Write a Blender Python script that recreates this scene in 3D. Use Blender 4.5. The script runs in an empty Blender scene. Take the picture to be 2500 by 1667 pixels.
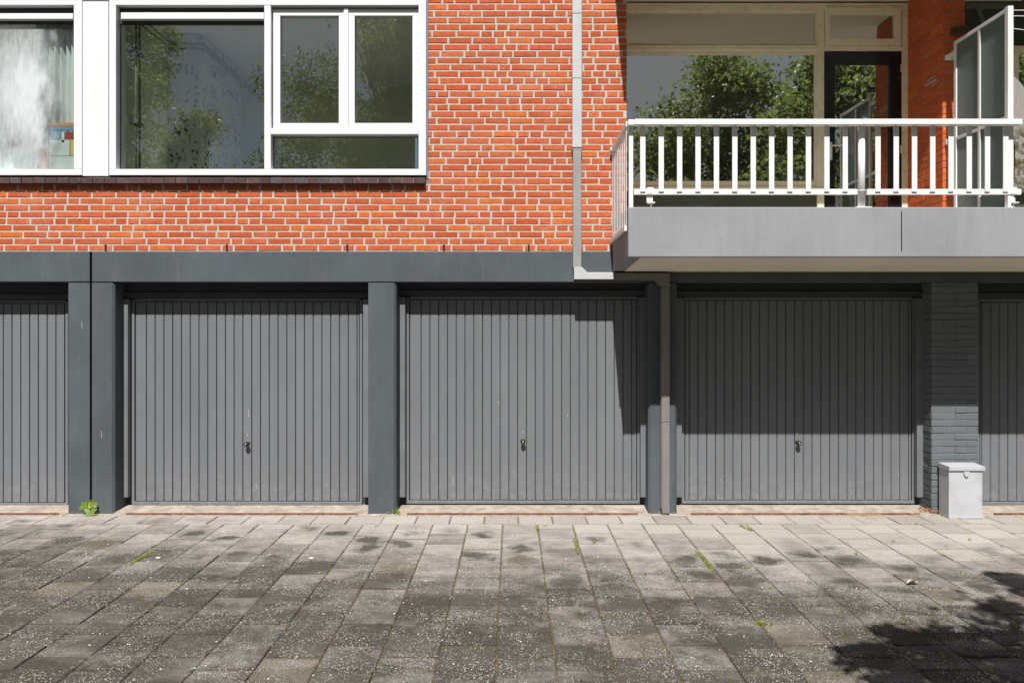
import bpy, bmesh, math, random
import numpy as np
from mathutils import Vector, Matrix
R = random.Random(7)
S = bpy.context.scene
COL = S.collection

# ------------------------------------------------------------------ camera, sky, sun, exposure
CAM_D, CAM_H, FPX = 7.1, 1.70, 1900.0          # metres to the facade, eye height, focal length in photo pixels
cam_d = bpy.data.cameras.new('camera'); cam = bpy.data.objects.new('camera', cam_d); COL.objects.link(cam)
cam.location = (0, -CAM_D, CAM_H); cam.rotation_euler = (math.radians(90), 0, 0)
cam_d.sensor_width = 36; cam_d.lens = 36 * FPX / 2500; cam_d.shift_y = -35.5 / 2500
cam_d.clip_start = 0.05; cam_d.clip_end = 2000
S.camera = cam

SUN = Vector((0.08, 0.754, -1.0)).normalized()
world = bpy.data.worlds.new('World'); S.world = world; world.use_nodes = True
wn = world.node_tree; wn.nodes.clear()
w_out = wn.nodes.new('ShaderNodeOutputWorld'); w_bg = wn.nodes.new('ShaderNodeBackground')
sky = wn.nodes.new('ShaderNodeTexSky'); sky.sky_type = 'NISHITA'; sky.sun_disc = False
sky.sun_elevation = math.asin(-SUN.z); sky.sun_rotation = math.pi + math.atan2(SUN.x, SUN.y)
w_tc = wn.nodes.new('ShaderNodeTexCoord'); w_no = wn.nodes.new('ShaderNodeTexNoise')
w_no.inputs['Scale'].default_value = 2.6; w_no.inputs['Detail'].default_value = 6; w_no.inputs['Roughness'].default_value = .6
w_ra = wn.nodes.new('ShaderNodeValToRGB'); w_ra.color_ramp.elements[0].position = .38; w_ra.color_ramp.elements[1].position = .62
w_mx = wn.nodes.new('ShaderNodeMixRGB'); w_mx.inputs[2].default_value = (4.6, 4.65, 4.75, 1)
wn.links.new(w_tc.outputs['Generated'], w_no.inputs['Vector']); wn.links.new(w_no.outputs['Fac'], w_ra.inputs['Fac'])
wn.links.new(w_ra.outputs['Color'], w_mx.inputs['Fac']); wn.links.new(sky.outputs['Color'], w_mx.inputs[1])
wn.links.new(w_mx.outputs['Color'], w_bg.inputs['Color']); wn.links.new(w_bg.outputs['Background'], w_out.inputs['Surface'])
w_bg.inputs['Strength'].default_value = 0.05

sun_d = bpy.data.lights.new('sun', 'SUN'); sun_d.energy = 5.0; sun_d.angle = math.radians(0.53); sun_d.color = (1.0, 0.975, 0.935)
sun = bpy.data.objects.new('sun', sun_d); COL.objects.link(sun)
sun.rotation_euler = SUN.to_track_quat('-Z', 'Y').to_euler(); sun.location = (0, -20, 25)
S.view_settings.view_transform = 'Standard'; S.view_settings.look = 'None'
S.view_settings.exposure = 0.44; S.view_settings.gamma = 1.0; S.view_settings.use_curve_mapping = False
S.cycles.use_denoising = True; S.cycles.max_bounces = 8; S.cycles.transparent_max_bounces = 16
S.cycles.caustics_reflective = False; S.cycles.caustics_refractive = False

# ------------------------------------------------------------------ helpers
def sc(y=0.0): return FPX / (CAM_D + y)
def X(px, y=0.0): return (px - 1250) / sc(y)
def Z(py, y=0.0): return CAM_H + (798 - py) / sc(y)

WL = {}
def tag(o, label=None, cat=None, group=None, kind=None):
    if label: o['label'] = label
    if cat: o['category'] = cat
    if group: o['group'] = group
    if kind: o['kind'] = kind
    return o
def thing(name, loc, label, cat, group=None):
    o = bpy.data.objects.new(name, None); COL.objects.link(o); o.location = loc; o.empty_display_size = .1
    WL[o] = Vector(loc); return tag(o, label, cat, group, 'thing')
def link(name, me, parent=None, loc=(0, 0, 0)):
    o = bpy.data.objects.new(name, me); COL.objects.link(o)
    wl = WL[parent] if parent else Vector((0, 0, 0))
    o.location = Vector(loc) - wl; WL[o] = Vector(loc)
    if parent: o.parent = parent
    return o
class MB:
    def __init__(s): s.v = []; s.f = []
    def add(s, vs, fs):
        b = len(s.v); s.v += [tuple(p) for p in vs]; s.f += [tuple(i + b for i in f) for f in fs]; return s
    def box(s, x0, x1, y0, y1, z0, z1):
        if x0 > x1: x0, x1 = x1, x0
        if y0 > y1: y0, y1 = y1, y0
        if z0 > z1: z0, z1 = z1, z0
        return s.add([(x0,y0,z0),(x1,y0,z0),(x1,y1,z0),(x0,y1,z0),(x0,y0,z1),(x1,y0,z1),(x1,y1,z1),(x0,y1,z1)],
                     [(0,3,2,1),(4,5,6,7),(0,1,5,4),(1,2,6,5),(2,3,7,6),(3,0,4,7)])
    def pbox(s, px0, px1, py0, py1, yf, yb):                # front face given in photo pixels at depth yf
        return s.box(X(px0, yf), X(px1, yf), yf, yb, Z(py1, yf), Z(py0, yf))
    def prism(s, poly, a, b, axis='y'):                     # poly of (x,z) along y, (y,z) along x, (x,y) along z
        n = len(poly)
        def mk(p, t): return (p[0], t, p[1]) if axis == 'y' else ((t, p[0], p[1]) if axis == 'x' else (p[0], p[1], t))
        vs = [mk(p, a) for p in poly] + [mk(p, b) for p in poly]
        fs = [tuple(range(n)), tuple(range(2*n-1, n-1, -1))] + [(i, i+n, (i+1) % n + n, (i+1) % n) for i in range(n)]
        return s.add(vs, fs)
    def tube(s, pts, r, n=8, cap=True):
        pts = [Vector(p) for p in pts]; rs = r if isinstance(r, (list, tuple)) else [r]*len(pts); b = len(s.v)
        for i, p in enumerate(pts):
            d = (pts[min(i+1, len(pts)-1)] - pts[max(i-1, 0)]).normalized()
            u = d.cross(Vector((0, 0, 1)) if abs(d.z) < .9 else Vector((1, 0, 0))).normalized(); w = d.cross(u)
            for k in range(n):
                a = 2*math.pi*k/n; s.v.append(tuple(p + (u*math.cos(a) + w*math.sin(a))*rs[i]))
        for i in range(len(pts)-1):
            for k in range(n):
                s.f.append((b+i*n+k, b+i*n+(k+1) % n, b+(i+1)*n+(k+1) % n, b+(i+1)*n+k))
        if cap:
            s.f.append(tuple(b+k for k in range(n))[::-1]); s.f.append(tuple(b+(len(pts)-1)*n+k for k in range(n)))
        return s
    def ball(s, c, r, n=12, m=8, sq=(1, 1, 1)):
        b = len(s.v); c = Vector(c)
        for i in range(m+1):
            t = math.pi*i/m
            for k in range(n):
                a = 2*math.pi*k/n
                s.v.append((c.x+r*sq[0]*math.sin(t)*math.cos(a), c.y+r*sq[1]*math.sin(t)*math.sin(a), c.z+r*sq[2]*math.cos(t)))
        for i in range(m):
            for k in range(n):
                s.f.append((b+i*n+k, b+(i+1)*n+k, b+(i+1)*n+(k+1) % n, b+i*n+(k+1) % n))
        return s
    def mesh(s, name, m, off=(0, 0, 0), smooth=False):
        me = bpy.data.meshes.new(name)
        me.from_pydata([(p[0]-off[0], p[1]-off[1], p[2]-off[2]) for p in s.v], [], s.f)
        bm = bmesh.new(); bm.from_mesh(me); bmesh.ops.recalc_face_normals(bm, faces=bm.faces); bm.to_mesh(me); bm.free()
        if m: me.materials.append(m)
        if smooth:
            for p in me.polygons: p.use_smooth = True
        return me
    def build(s, name, m, parent=None, bevel=0, smooth=False, kind=None):
        wl = WL[parent] if parent else Vector((0, 0, 0))
        o = bpy.data.objects.new(name, s.mesh(name, m, wl, smooth)); COL.objects.link(o); WL[o] = wl.copy()
        if parent:
            o.parent = parent
        if bevel:
            bv = o.modifiers.new('bevel', 'BEVEL'); bv.width = bevel; bv.segments = 2; bv.limit_method = 'ANGLE'
        if kind: o['kind'] = kind
        return o

# ------------------------------------------------------------------ materials
class NT:
    def __init__(s, name):
        s.m = bpy.data.materials.new(name); s.m.use_nodes = True; s.t = s.m.node_tree; s.t.nodes.clear()
        s.out = s.n('ShaderNodeOutputMaterial'); s.geo = None
    def n(s, typ, **kw):
        nd = s.t.nodes.new(typ)
        for k, v in kw.items(): setattr(nd, k, v)
        return nd
    def l(s, a, b): s.t.links.new(a, b)
    def pos(s):
        if not s.geo: s.geo = s.n('ShaderNodeNewGeometry')
        return s.geo.outputs['Position']
    def sep(s, v):
        n = s.n('ShaderNodeSeparateXYZ'); s.l(v, n.inputs[0]); return n.outputs
    def put(s, sock, v):
        if hasattr(v, 'is_output'): s.l(v, sock)
        elif isinstance(v, tuple) and len(v) == 3 and sock.type == 'RGBA': sock.default_value = (*v, 1)
        else: sock.default_value = v
    def math(s, op, a, b=0.0, c=None, clamp=False):
        n = s.n('ShaderNodeMath', operation=op, use_clamp=clamp); s.put(n.inputs[0], a); s.put(n.inputs[1], b)
        if c is not None: s.put(n.inputs[2], c)
        return n.outputs[0]
    def noise(s, scale, detail=4, rough=.55, vec=None, stretch=None):
        v = vec or s.pos()
        if stretch:
            mp = s.n('ShaderNodeMapping'); mp.inputs['Scale'].default_value = stretch; s.l(v, mp.inputs[0]); v = mp.outputs[0]
        n = s.n('ShaderNodeTexNoise'); s.l(v, n.inputs['Vector']); n.inputs['Scale'].default_value = scale
        n.inputs['Detail'].default_value = detail; n.inputs['Roughness'].default_value = rough; return n.outputs['Fac']
    def ramp(s, f, a, b, v0=0.0, v1=1.0):
        n = s.n('ShaderNodeMapRange', interpolation_type='SMOOTHSTEP'); s.put(n.inputs[0], f)
        n.inputs[1].default_value = a; n.inputs[2].default_value = b; n.inputs[3].default_value = v0; n.inputs[4].default_value = v1
        return n.outputs[0]
    def mix(s, f, a, b, mode='MIX'):
        n = s.n('ShaderNodeMixRGB', blend_type=mode); s.put(n.inputs[0], f); s.put(n.inputs[1], a); s.put(n.inputs[2], b); return n.outputs[0]
    def bump(s, h, strength=.3, dist=.01):
        n = s.n('ShaderNodeBump'); n.inputs['Strength'].default_value = strength; n.inputs['Distance'].default_value = dist
        s.l(h, n.inputs['Height']); return n.outputs[0]
    def bsdf(s, col, rough=.6, normal=None, spec=.4, metal=0.0):
        n = s.n('ShaderNodeBsdfPrincipled'); s.put(n.inputs['Base Color'], col); s.put(n.inputs['Roughness'], rough)
        n.inputs['Specular IOR Level'].default_value = spec; n.inputs['Metallic'].default_value = metal
        if normal: s.l(normal, n.inputs['Normal'])
        return n.outputs[0]
    def done(s, sh): s.l(sh, s.out.inputs['Surface']); return s.m
    def rnd(s):
        if not s.geo: s.pos()
        oi = s.n('ShaderNodeObjectInfo'); a = s.math('ADD', oi.outputs['Random'], s.geo.outputs['Random Per Island'])
        return s.math('FRACT', a)

def mul(c, k): return tuple(x*k for x in c)
def plain(name, col, rough=.55, var=.12, scale=3.0, bump=.15, bscale=80, spec=.4, metal=0.0, dirt=None):
    t = NT(name); nz = t.noise(scale, 5)
    c = t.mix(t.ramp(nz, .3, .7), mul(col, 1-var), mul(col, 1+var))
    if dirt:
        c = t.mix(t.ramp(t.noise(dirt[1], 6, .7, stretch=dirt[3] if len(dirt) > 3 else None), .52, .75, 0, dirt[2]), c, dirt[0])
    nb = t.noise(bscale, 4)
    return t.done(t.bsdf(c, t.ramp(nz, .2, .8, max(rough-.08, .03), min(rough+.08, 1)), t.bump(nb, bump, .004), spec, metal))

M = {}
def brick_mat(name, lo, hi, hot, eff=.5):
    t = NT(name); r = t.rnd(); c = t.mix(r, lo, hi)
    c = t.mix(t.ramp(r, .86, .9), c, hot)
    c = t.mix(t.ramp(t.noise(30, 5), .35, .75, 0, .55), c, mul(lo, .62))
    w = t.noise(5.5, 4); w2 = t.noise(60, 4, .7, stretch=(1, 1, .8))
    e = t.math('MULTIPLY', t.ramp(w, .52, .72), t.ramp(w2, .50, .66))
    c = t.mix(t.math('MULTIPLY', e, eff), c, (.66, .50, .43)); c = t.mix(t.ramp(t.noise(2.2, 4), .48, .68, 0, .10), c, (.62, .34, .25))
    sp = t.ramp(t.noise(260, 2), .66, .72, 0, .5)
    c = t.mix(sp, c, mul(lo, .4))
    nb = t.noise(130, 5, .7)
    return t.done(t.bsdf(c, .85, t.bump(nb, .55, .004), .2))
M['brick'] = brick_mat('fired_clay', (.445, .086, .028), (.555, .138, .052), (.57, .148, .034))
M['brick_shade_lift'] = brick_mat('fired_clay_shade_lift', (.56, .100, .026), (.66, .140, .040), (.68, .16, .03), .15)  # same clay as the main wall, colour brightened to offset loggia shade
def mortar_mat():
    t = NT('mortar'); n = t.noise(20, 6, .7); c = t.mix(t.ramp(n, .3, .75), (.43, .395, .36), (.55, .515, .48))
    return t.done(t.bsdf(c, .95, t.bump(t.noise(160, 4), .7, .006), .1))
M['mortar'] = mortar_mat()
M['mortar_grey'] = plain('mortar_grey', (.26, .235, .21), .95, .2, 20, .6, 150, .1)
M['sill_brick'] = brick_mat('glazed_dark_brick', (.075, .045, .045), (.13, .075, .07), (.10, .09, .10), .25)
def painted(name, col, rough, pits=True, var=.06, chips=0.0, stain=0.0):
    t = NT(name); n = t.noise(1.3, 4); c = t.mix(t.ramp(n, .3, .7), mul(col, 1-var), mul(col, 1+var))
    c = t.mix(t.ramp(t.noise(9, 6, .7, stretch=(3.5, 3.5, .3)), .47, .78, 0, .30), c, mul(col, 1.4)); c = t.mix(t.ramp(t.noise(7, 5, .7, stretch=(2.2, 2.2, .25)), .52, .75, 0, .25), c, mul(col, .68))
    if stain: c = t.mix(t.ramp(t.noise(4, 6, .65, stretch=(4, 4, .5)), .5, .8, 0, stain), c, (.2, .19, .17))
    if chips:
        ch = t.ramp(t.noise(34, 3, .5), .77, .79, 0, chips); c = t.mix(ch, c, (.5, .49, .47))
    h = t.noise(180, 4, .6)
    if pits:
        v = t.n('ShaderNodeTexVoronoi'); v.inputs['Scale'].default_value = 16; t.l(t.pos(), v.inputs['Vector'])
        pit = t.ramp(v.outputs['Distance'], .03, .10)
        h = t.math('ADD', t.math('MULTIPLY', h, .35), t.math('ADD', pit, t.noise(9, 4)))
    return t.done(t.bsdf(c, rough, t.bump(h, .35, .006), .12))
M['pillar'] = painted('blue_grey_masonry_paint', (.080, .093, .104), .62, True, .13, .4, .22)
M['pier_paint'] = painted('grey_brick_paint', (.130, .145, .156), .62, True, .10, .3, .15)
M['fascia'] = painted('light_grey_masonry_paint', (.272, .275, .292), .7, True, .08, .4, .25)
M['soffit'] = painted('soffit_paint', (.80, .74, .62), .8, False, .05)
def door_mat():
    t = NT('grey_door_paint'); n = t.noise(2.0, 4, .6, stretch=(1, 1, .4)); r = t.rnd()
    c = t.mix(t.ramp(n, .3, .7), (.150, .159, .172), (.171, .181, .195))
    c = t.mix(t.math('MULTIPLY', r, .25), c, (.134, .142, .154))
    v = t.n('ShaderNodeTexVoronoi'); v.inputs['Scale'].default_value = 13; t.l(t.pos(), v.inputs['Vector'])
    c = t.mix(t.math('MULTIPLY', t.ramp(v.outputs['Distance'], .045, .025), .8), c, (.5, .5, .48))
    z = t.sep(t.pos())[2]
    c = t.mix(t.math('MULTIPLY', t.ramp(z, .45, .05), t.ramp(t.noise(14, 6, .7), .45, .75, 0, .5)), c, (.30, .285, .26))
    h = t.math('ADD', t.math('MULTIPLY', t.noise(220, 3), .12), t.noise(3.2, 2, .4, stretch=(3, 1, .9)))
    return t.done(t.bsdf(c, t.ramp(n, .3, .7, .30, .38), t.bump(h, .22, .01), .08))
M['door'] = door_mat()
M['jamb'] = plain('grey_timber_paint', (.150, .159, .170), .5, .08, 4, .2, 60, .12)
M['header'] = plain('dark_timber_paint', (.060, .064, .068), .5, .1, 4, .3, 40, .12)
M['black'] = plain('black_rubber_and_shade', (.012, .012, .013), .5, .1, 10, .1)  # also stands in for shade in door grooves and weep holes
M['knob'] = plain('black_plastic', (.015, .015, .016), .28, .1, 10, .05, 80, .5)
M['brass'] = plain('brass', (.75, .55, .30), .35, .1, 30, .1, 80, .5, .7)
M['steel'] = plain('steel', (.55, .54, .52), .4, .1, 30, .1, 80, .5, .8)
M['white'] = plain('white_frame_coating', (.70, .705, .72), .38, .02, 2, .04, 60, .5)
M['white_panel'] = plain('white_panel_coating', (.69, .695, .715), .45, .02, 1, .03, 20, .4)
M['gasket'] = plain('dark_gasket', (.02, .02, .022), .6, .1, 20, .1)
M['flashing'] = plain('blue_grey_flashing', (.16, .19, .24), .5, .1, 5, .1)
M['cream'] = plain('cream_timber_paint', (.80, .735, .56), .5, .06, 5, .12, 50, .4, 0, ((.30, .25, .17), 14, .5))
M['rail'] = plain('white_steel_paint', (.73, .73, .725), .4, .03, 6, .12, 60, .5, 0, ((.45, .40, .32), 26, .3))
M['blackdoor'] = plain('black_gloss_paint', (.012, .014, .018), .22, .15, 10, .12, 60, .5)
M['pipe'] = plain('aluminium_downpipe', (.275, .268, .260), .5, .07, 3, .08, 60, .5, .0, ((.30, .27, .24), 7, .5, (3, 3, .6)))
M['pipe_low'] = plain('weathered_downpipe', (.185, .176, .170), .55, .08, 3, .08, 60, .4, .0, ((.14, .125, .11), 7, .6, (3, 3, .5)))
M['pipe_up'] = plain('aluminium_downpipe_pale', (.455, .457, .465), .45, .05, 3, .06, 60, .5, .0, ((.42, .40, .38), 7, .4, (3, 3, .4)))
M['galv'] = plain('galvanised_paint', (.425, .43, .455), .55, .05, 3, .15, 70, .4, 0, ((.30, .29, .28), 4, .8, (1.6, 1.6, .6)))
M['rust'] = plain('rusty_steel', (.16, .055, .032), .8, .35, 30, .5, 90, .3)
M['concrete'] = plain('threshold_concrete', (.36, .30, .255), .95, .22, 9, .6, 120, .15, 0, ((.17, .13, .10), 16, .75))
M['bounce_deck'] = plain('pale_bounce_coating', (.62, .58, .50), .8, .1, 5, .2)
M['foam'] = plain('yellow_foam', (.60, .26, .03), .8, .3, 40, .6, 90, .2)
M['plaster'] = plain('room_plaster', (.78, .77, .74), .9, .05, 2, .1)
M['plaster_green'] = plain('room_plaster_green', (.72, .77, .66), .9, .06, 2, .1)
M['ceil'] = plain('ceiling_plaster', (.74, .75, .78), .9, .05, 2, .1)
M['floorwood'] = plain('floor_boards', (.66, .60, .52), .5, .1, 6, .1)
M['curtain'] = plain('sheer_curtain', (.62, .64, .66), .9, .05, 6, .1)
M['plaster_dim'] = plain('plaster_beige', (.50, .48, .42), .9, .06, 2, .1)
M['roomdark'] = plain('dim_room', (.05, .055, .05), .9, .1, 2, .1)
M['metalpipe'] = plain('heating_pipe', (.10, .12, .11), .5, .1, 20, .1)
M['wood_old'] = plain('rotten_wood', (.10, .055, .03), .95, .5, 60, 1.0, 60, .1)
M['bracketdark'] = plain('dark_grey_steel', (.10, .11, .10), .7, .15, 12, .2)
M['brownbeam'] = plain('brown_timber', (.07, .035, .028), .7, .2, 12, .2)
M['stone_white'] = plain('pebble', (.6, .56, .5), .9, .2, 60, .3)
M['bark'] = plain('bark', (.10, .08, .06), .95, .4, 12, 1.0, 40, .1)
M['dryleaf'] = plain('dry_leaf', (.42, .34, .27), .8, .2, 60, .3)

def glass(name, refl, tint):
    t = NT(name); fr = t.n('ShaderNodeFresnel'); fr.inputs['IOR'].default_value = 1.5
    t.pos(); fo = t.math('SUBTRACT', 1.0, t.geo.outputs['Backfacing']); f = t.math('MULTIPLY', t.math('MULTIPLY', fr.outputs[0], refl/.04), fo, clamp=True)
    tr = t.n('ShaderNodeBsdfTransparent'); tr.inputs[0].default_value = (*tint, 1)
    gl = t.n('ShaderNodeBsdfGlossy'); gl.inputs['Roughness'].default_value = .0; gl.inputs['Color'].default_value = (.94, .97, .96, 1)
    b = t.bump(t.noise(1.1, 2, .4), .05, .02); t.l(b, gl.inputs['Normal'])
    m = t.n('ShaderNodeMixShader'); t.l(f, m.inputs[0]); t.l(tr.outputs[0], m.inputs[1]); t.l(gl.outputs[0], m.inputs[2])
    return t.done(m.outputs[0])
M['glass'] = glass('window_glass', .20, (.94, .97, .93))
M['glass_log'] = glass('loggia_glass', .52, (.90, .93, .88))
def smeared():
    t = NT('whitewashed_glass')
    gz = t.n('ShaderNodeFresnel'); gz.inputs['IOR'].default_value = 1.5
    tr = t.n('ShaderNodeBsdfTransparent'); tr.inputs[0].default_value = (.9, .93, .9, 1)
    gl = t.n('ShaderNodeBsdfGlossy'); gl.inputs['Roughness'].default_value = 0
    g = t.n('ShaderNodeMixShader'); t.pos(); t.l(t.math('MULTIPLY', t.math('MULTIPLY', gz.outputs[0], 2.5), t.math('SUBTRACT', 1.0, t.geo.outputs['Backfacing'])), g.inputs[0]); t.l(tr.outputs[0], g.inputs[1]); t.l(gl.outputs[0], g.inputs[2])
    p = t.sep(t.pos()); x, z = p[0], p[2]
    cx, cz = X(62), Z(230)
    dx = t.math('MULTIPLY', t.math('SUBTRACT', x, cx), 2.9); dz = t.math('MULTIPLY', t.math('SUBTRACT', z, cz), 1.7)
    rr = t.math('SQRT', t.math('ADD', t.math('MULTIPLY', dx, dx), t.math('MULTIPLY', dz, dz)))
    streak = t.noise(5, 5, .6, stretch=(1.8, 1, .8)); fine = t.noise(22, 5, .6, stretch=(2.2, 1, .5))
    blob = t.ramp(t.math('ADD', rr, t.math('MULTIPLY', t.math('SUBTRACT', streak, .5), 1.1)), 1.3, .15)
    low = t.math('MULTIPLY', t.ramp(z, Z(330), Z(400)), t.ramp(streak, .38, .62))
    wide = t.math('MULTIPLY', t.ramp(fine, .2, .8, .2, .8), .42)
    f = t.math('ADD', t.math('MAXIMUM', t.math('MULTIPLY', blob, .8), t.math('MULTIPLY', low, .5)), wide, clamp=True)
    f = t.math('MULTIPLY', t.math('MULTIPLY', f, t.ramp(fine, .15, .5, .85, .97)), t.ramp(t.math('ADD', x, t.math('MULTIPLY', t.math('SUBTRACT', streak, .5), .35)), X(70), X(135), 1.0, .10))
    d = t.n('ShaderNodeBsdfDiffuse'); d.inputs[0].default_value = (.60, .635, .65, 1)
    m = t.n('ShaderNodeMixShader'); t.l(f, m.inputs[0]); t.l(g.outputs[0], m.inputs[1]); t.l(d.outputs[0], m.inputs[2])
    return t.done(m.outputs[0])
M['smear'] = smeared()
def ribbed():
    t = NT('patterned_glass')
    p = t.sep(t.pos()); y, z = p[1], p[2]
    a = t.math('SINE', t.math('MULTIPLY', t.math('ADD', y, t.math('MULTIPLY', z, .5)), 420.0))
    b = t.math('SINE', t.math('MULTIPLY', t.math('SUBTRACT', y, t.math('MULTIPLY', z, .5)), 420.0))
    h = t.math('MULTIPLY', a, b)
    nm = t.bump(h, .8, .006)
    tr = t.n('ShaderNodeBsdfTransparent'); tr.inputs[0].default_value = (.60, .68, .64, 1)
    tl = t.n('ShaderNodeBsdfTranslucent'); tl.inputs[0].default_value = (.50, .62, .57, 1)
    df = t.bsdf(t.mix(t.ramp(h, -.6, .8), (.05, .08, .07), (.42, .50, .46)), .22, nm, .6)
    m = t.n('ShaderNodeMixShader'); m.inputs[0].default_value = .35; t.l(tr.outputs[0], m.inputs[1]); t.l(tl.outputs[0], m.inputs[2])
    m2 = t.n('ShaderNodeMixShader'); m2.inputs[0].default_value = .58; t.l(m.outputs[0], m2.inputs[1]); t.l(df, m2.inputs[2])
    return t.done(m2.outputs[0])
M['ribbed'] = ribbed()
def wallpaper():
    t = NT('leafy_wallpaper'); mask = None
    for ang, scl, th in ((.55, 20, .30), (-.6, 22, .28), (.05, 17, .26)):
        m1 = t.n('ShaderNodeMapping'); m1.inputs['Rotation'].default_value = (ang, ang, 0); t.l(t.pos(), m1.inputs[0])
        mp = t.n('ShaderNodeMapping'); mp.inputs['Scale'].default_value = (1, 1, .30); t.l(m1.outputs[0], mp.inputs[0])
        v = t.n('ShaderNodeTexVoronoi'); v.inputs['Scale'].default_value = scl; t.l(mp.outputs[0], v.inputs['Vector'])
        k = t.ramp(v.outputs['Distance'], th+.02, th-.02)
        mask = k if mask is None else t.math('MAXIMUM', mask, k)
    c = t.mix(t.math('MULTIPLY', mask, t.ramp(t.noise(4.5, 3), .44, .54)), (.66, .68, .71), (.10, .125, .14))
    return t.done(t.bsdf(c, .9))
M['wallpaper'] = wallpaper()
def leafmat(name, a, b):
    t = NT(name); r = t.rnd(); c = t.mix(r, a, b)
    d = t.bsdf(c, .45, None, .4); tl = t.n('ShaderNodeBsdfTranslucent'); t.l(t.mix(1.0, c, (2.4, 2.4, 1.5), 'MULTIPLY'), tl.inputs[0])
    m = t.n('ShaderNodeMixShader'); m.inputs[0].default_value = .5; t.l(d, m.inputs[1]); t.l(tl.outputs[0], m.inputs[2])
    return t.done(m.outputs[0])
M['leaf_a'] = leafmat('maple_foliage', (.070, .095, .036), (.145, .170, .075))
M['leaf_b'] = leafmat('olive_foliage', (.08, .105, .028), (.175, .20, .07))
M['weed'] = leafmat('weed_green', (.16, .20, .03), (.34, .34, .08))
M['vine'] = leafmat('vine_green', (.11, .20, .03), (.21, .30, .05))
M['vine_y'] = leafmat('vine_yellow', (.42, .42, .04), (.5, .48, .06))
M['straw'] = plain('dry_straw', (.52, .38, .22), .9, .2, 40, .1)
def mossy():
    t = NT('weathered_mossy_board'); z = t.sep(t.pos())[2]
    c = t.mix(t.noise(14, 5, .6, stretch=(6, 6, .6)), (.22, .20, .185), (.36, .335, .315))
    f = t.math('MULTIPLY', t.ramp(z, Z(300, -.8), Z(330, -.8)), t.ramp(t.noise(26, 6, .7), .38, .6))
    c = t.mix(f, c, (.075, .075, .035)); return t.done(t.bsdf(c, .95, t.bump(t.noise(70, 5), .7, .006), .1))
M['mossy'] = mossy()

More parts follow.
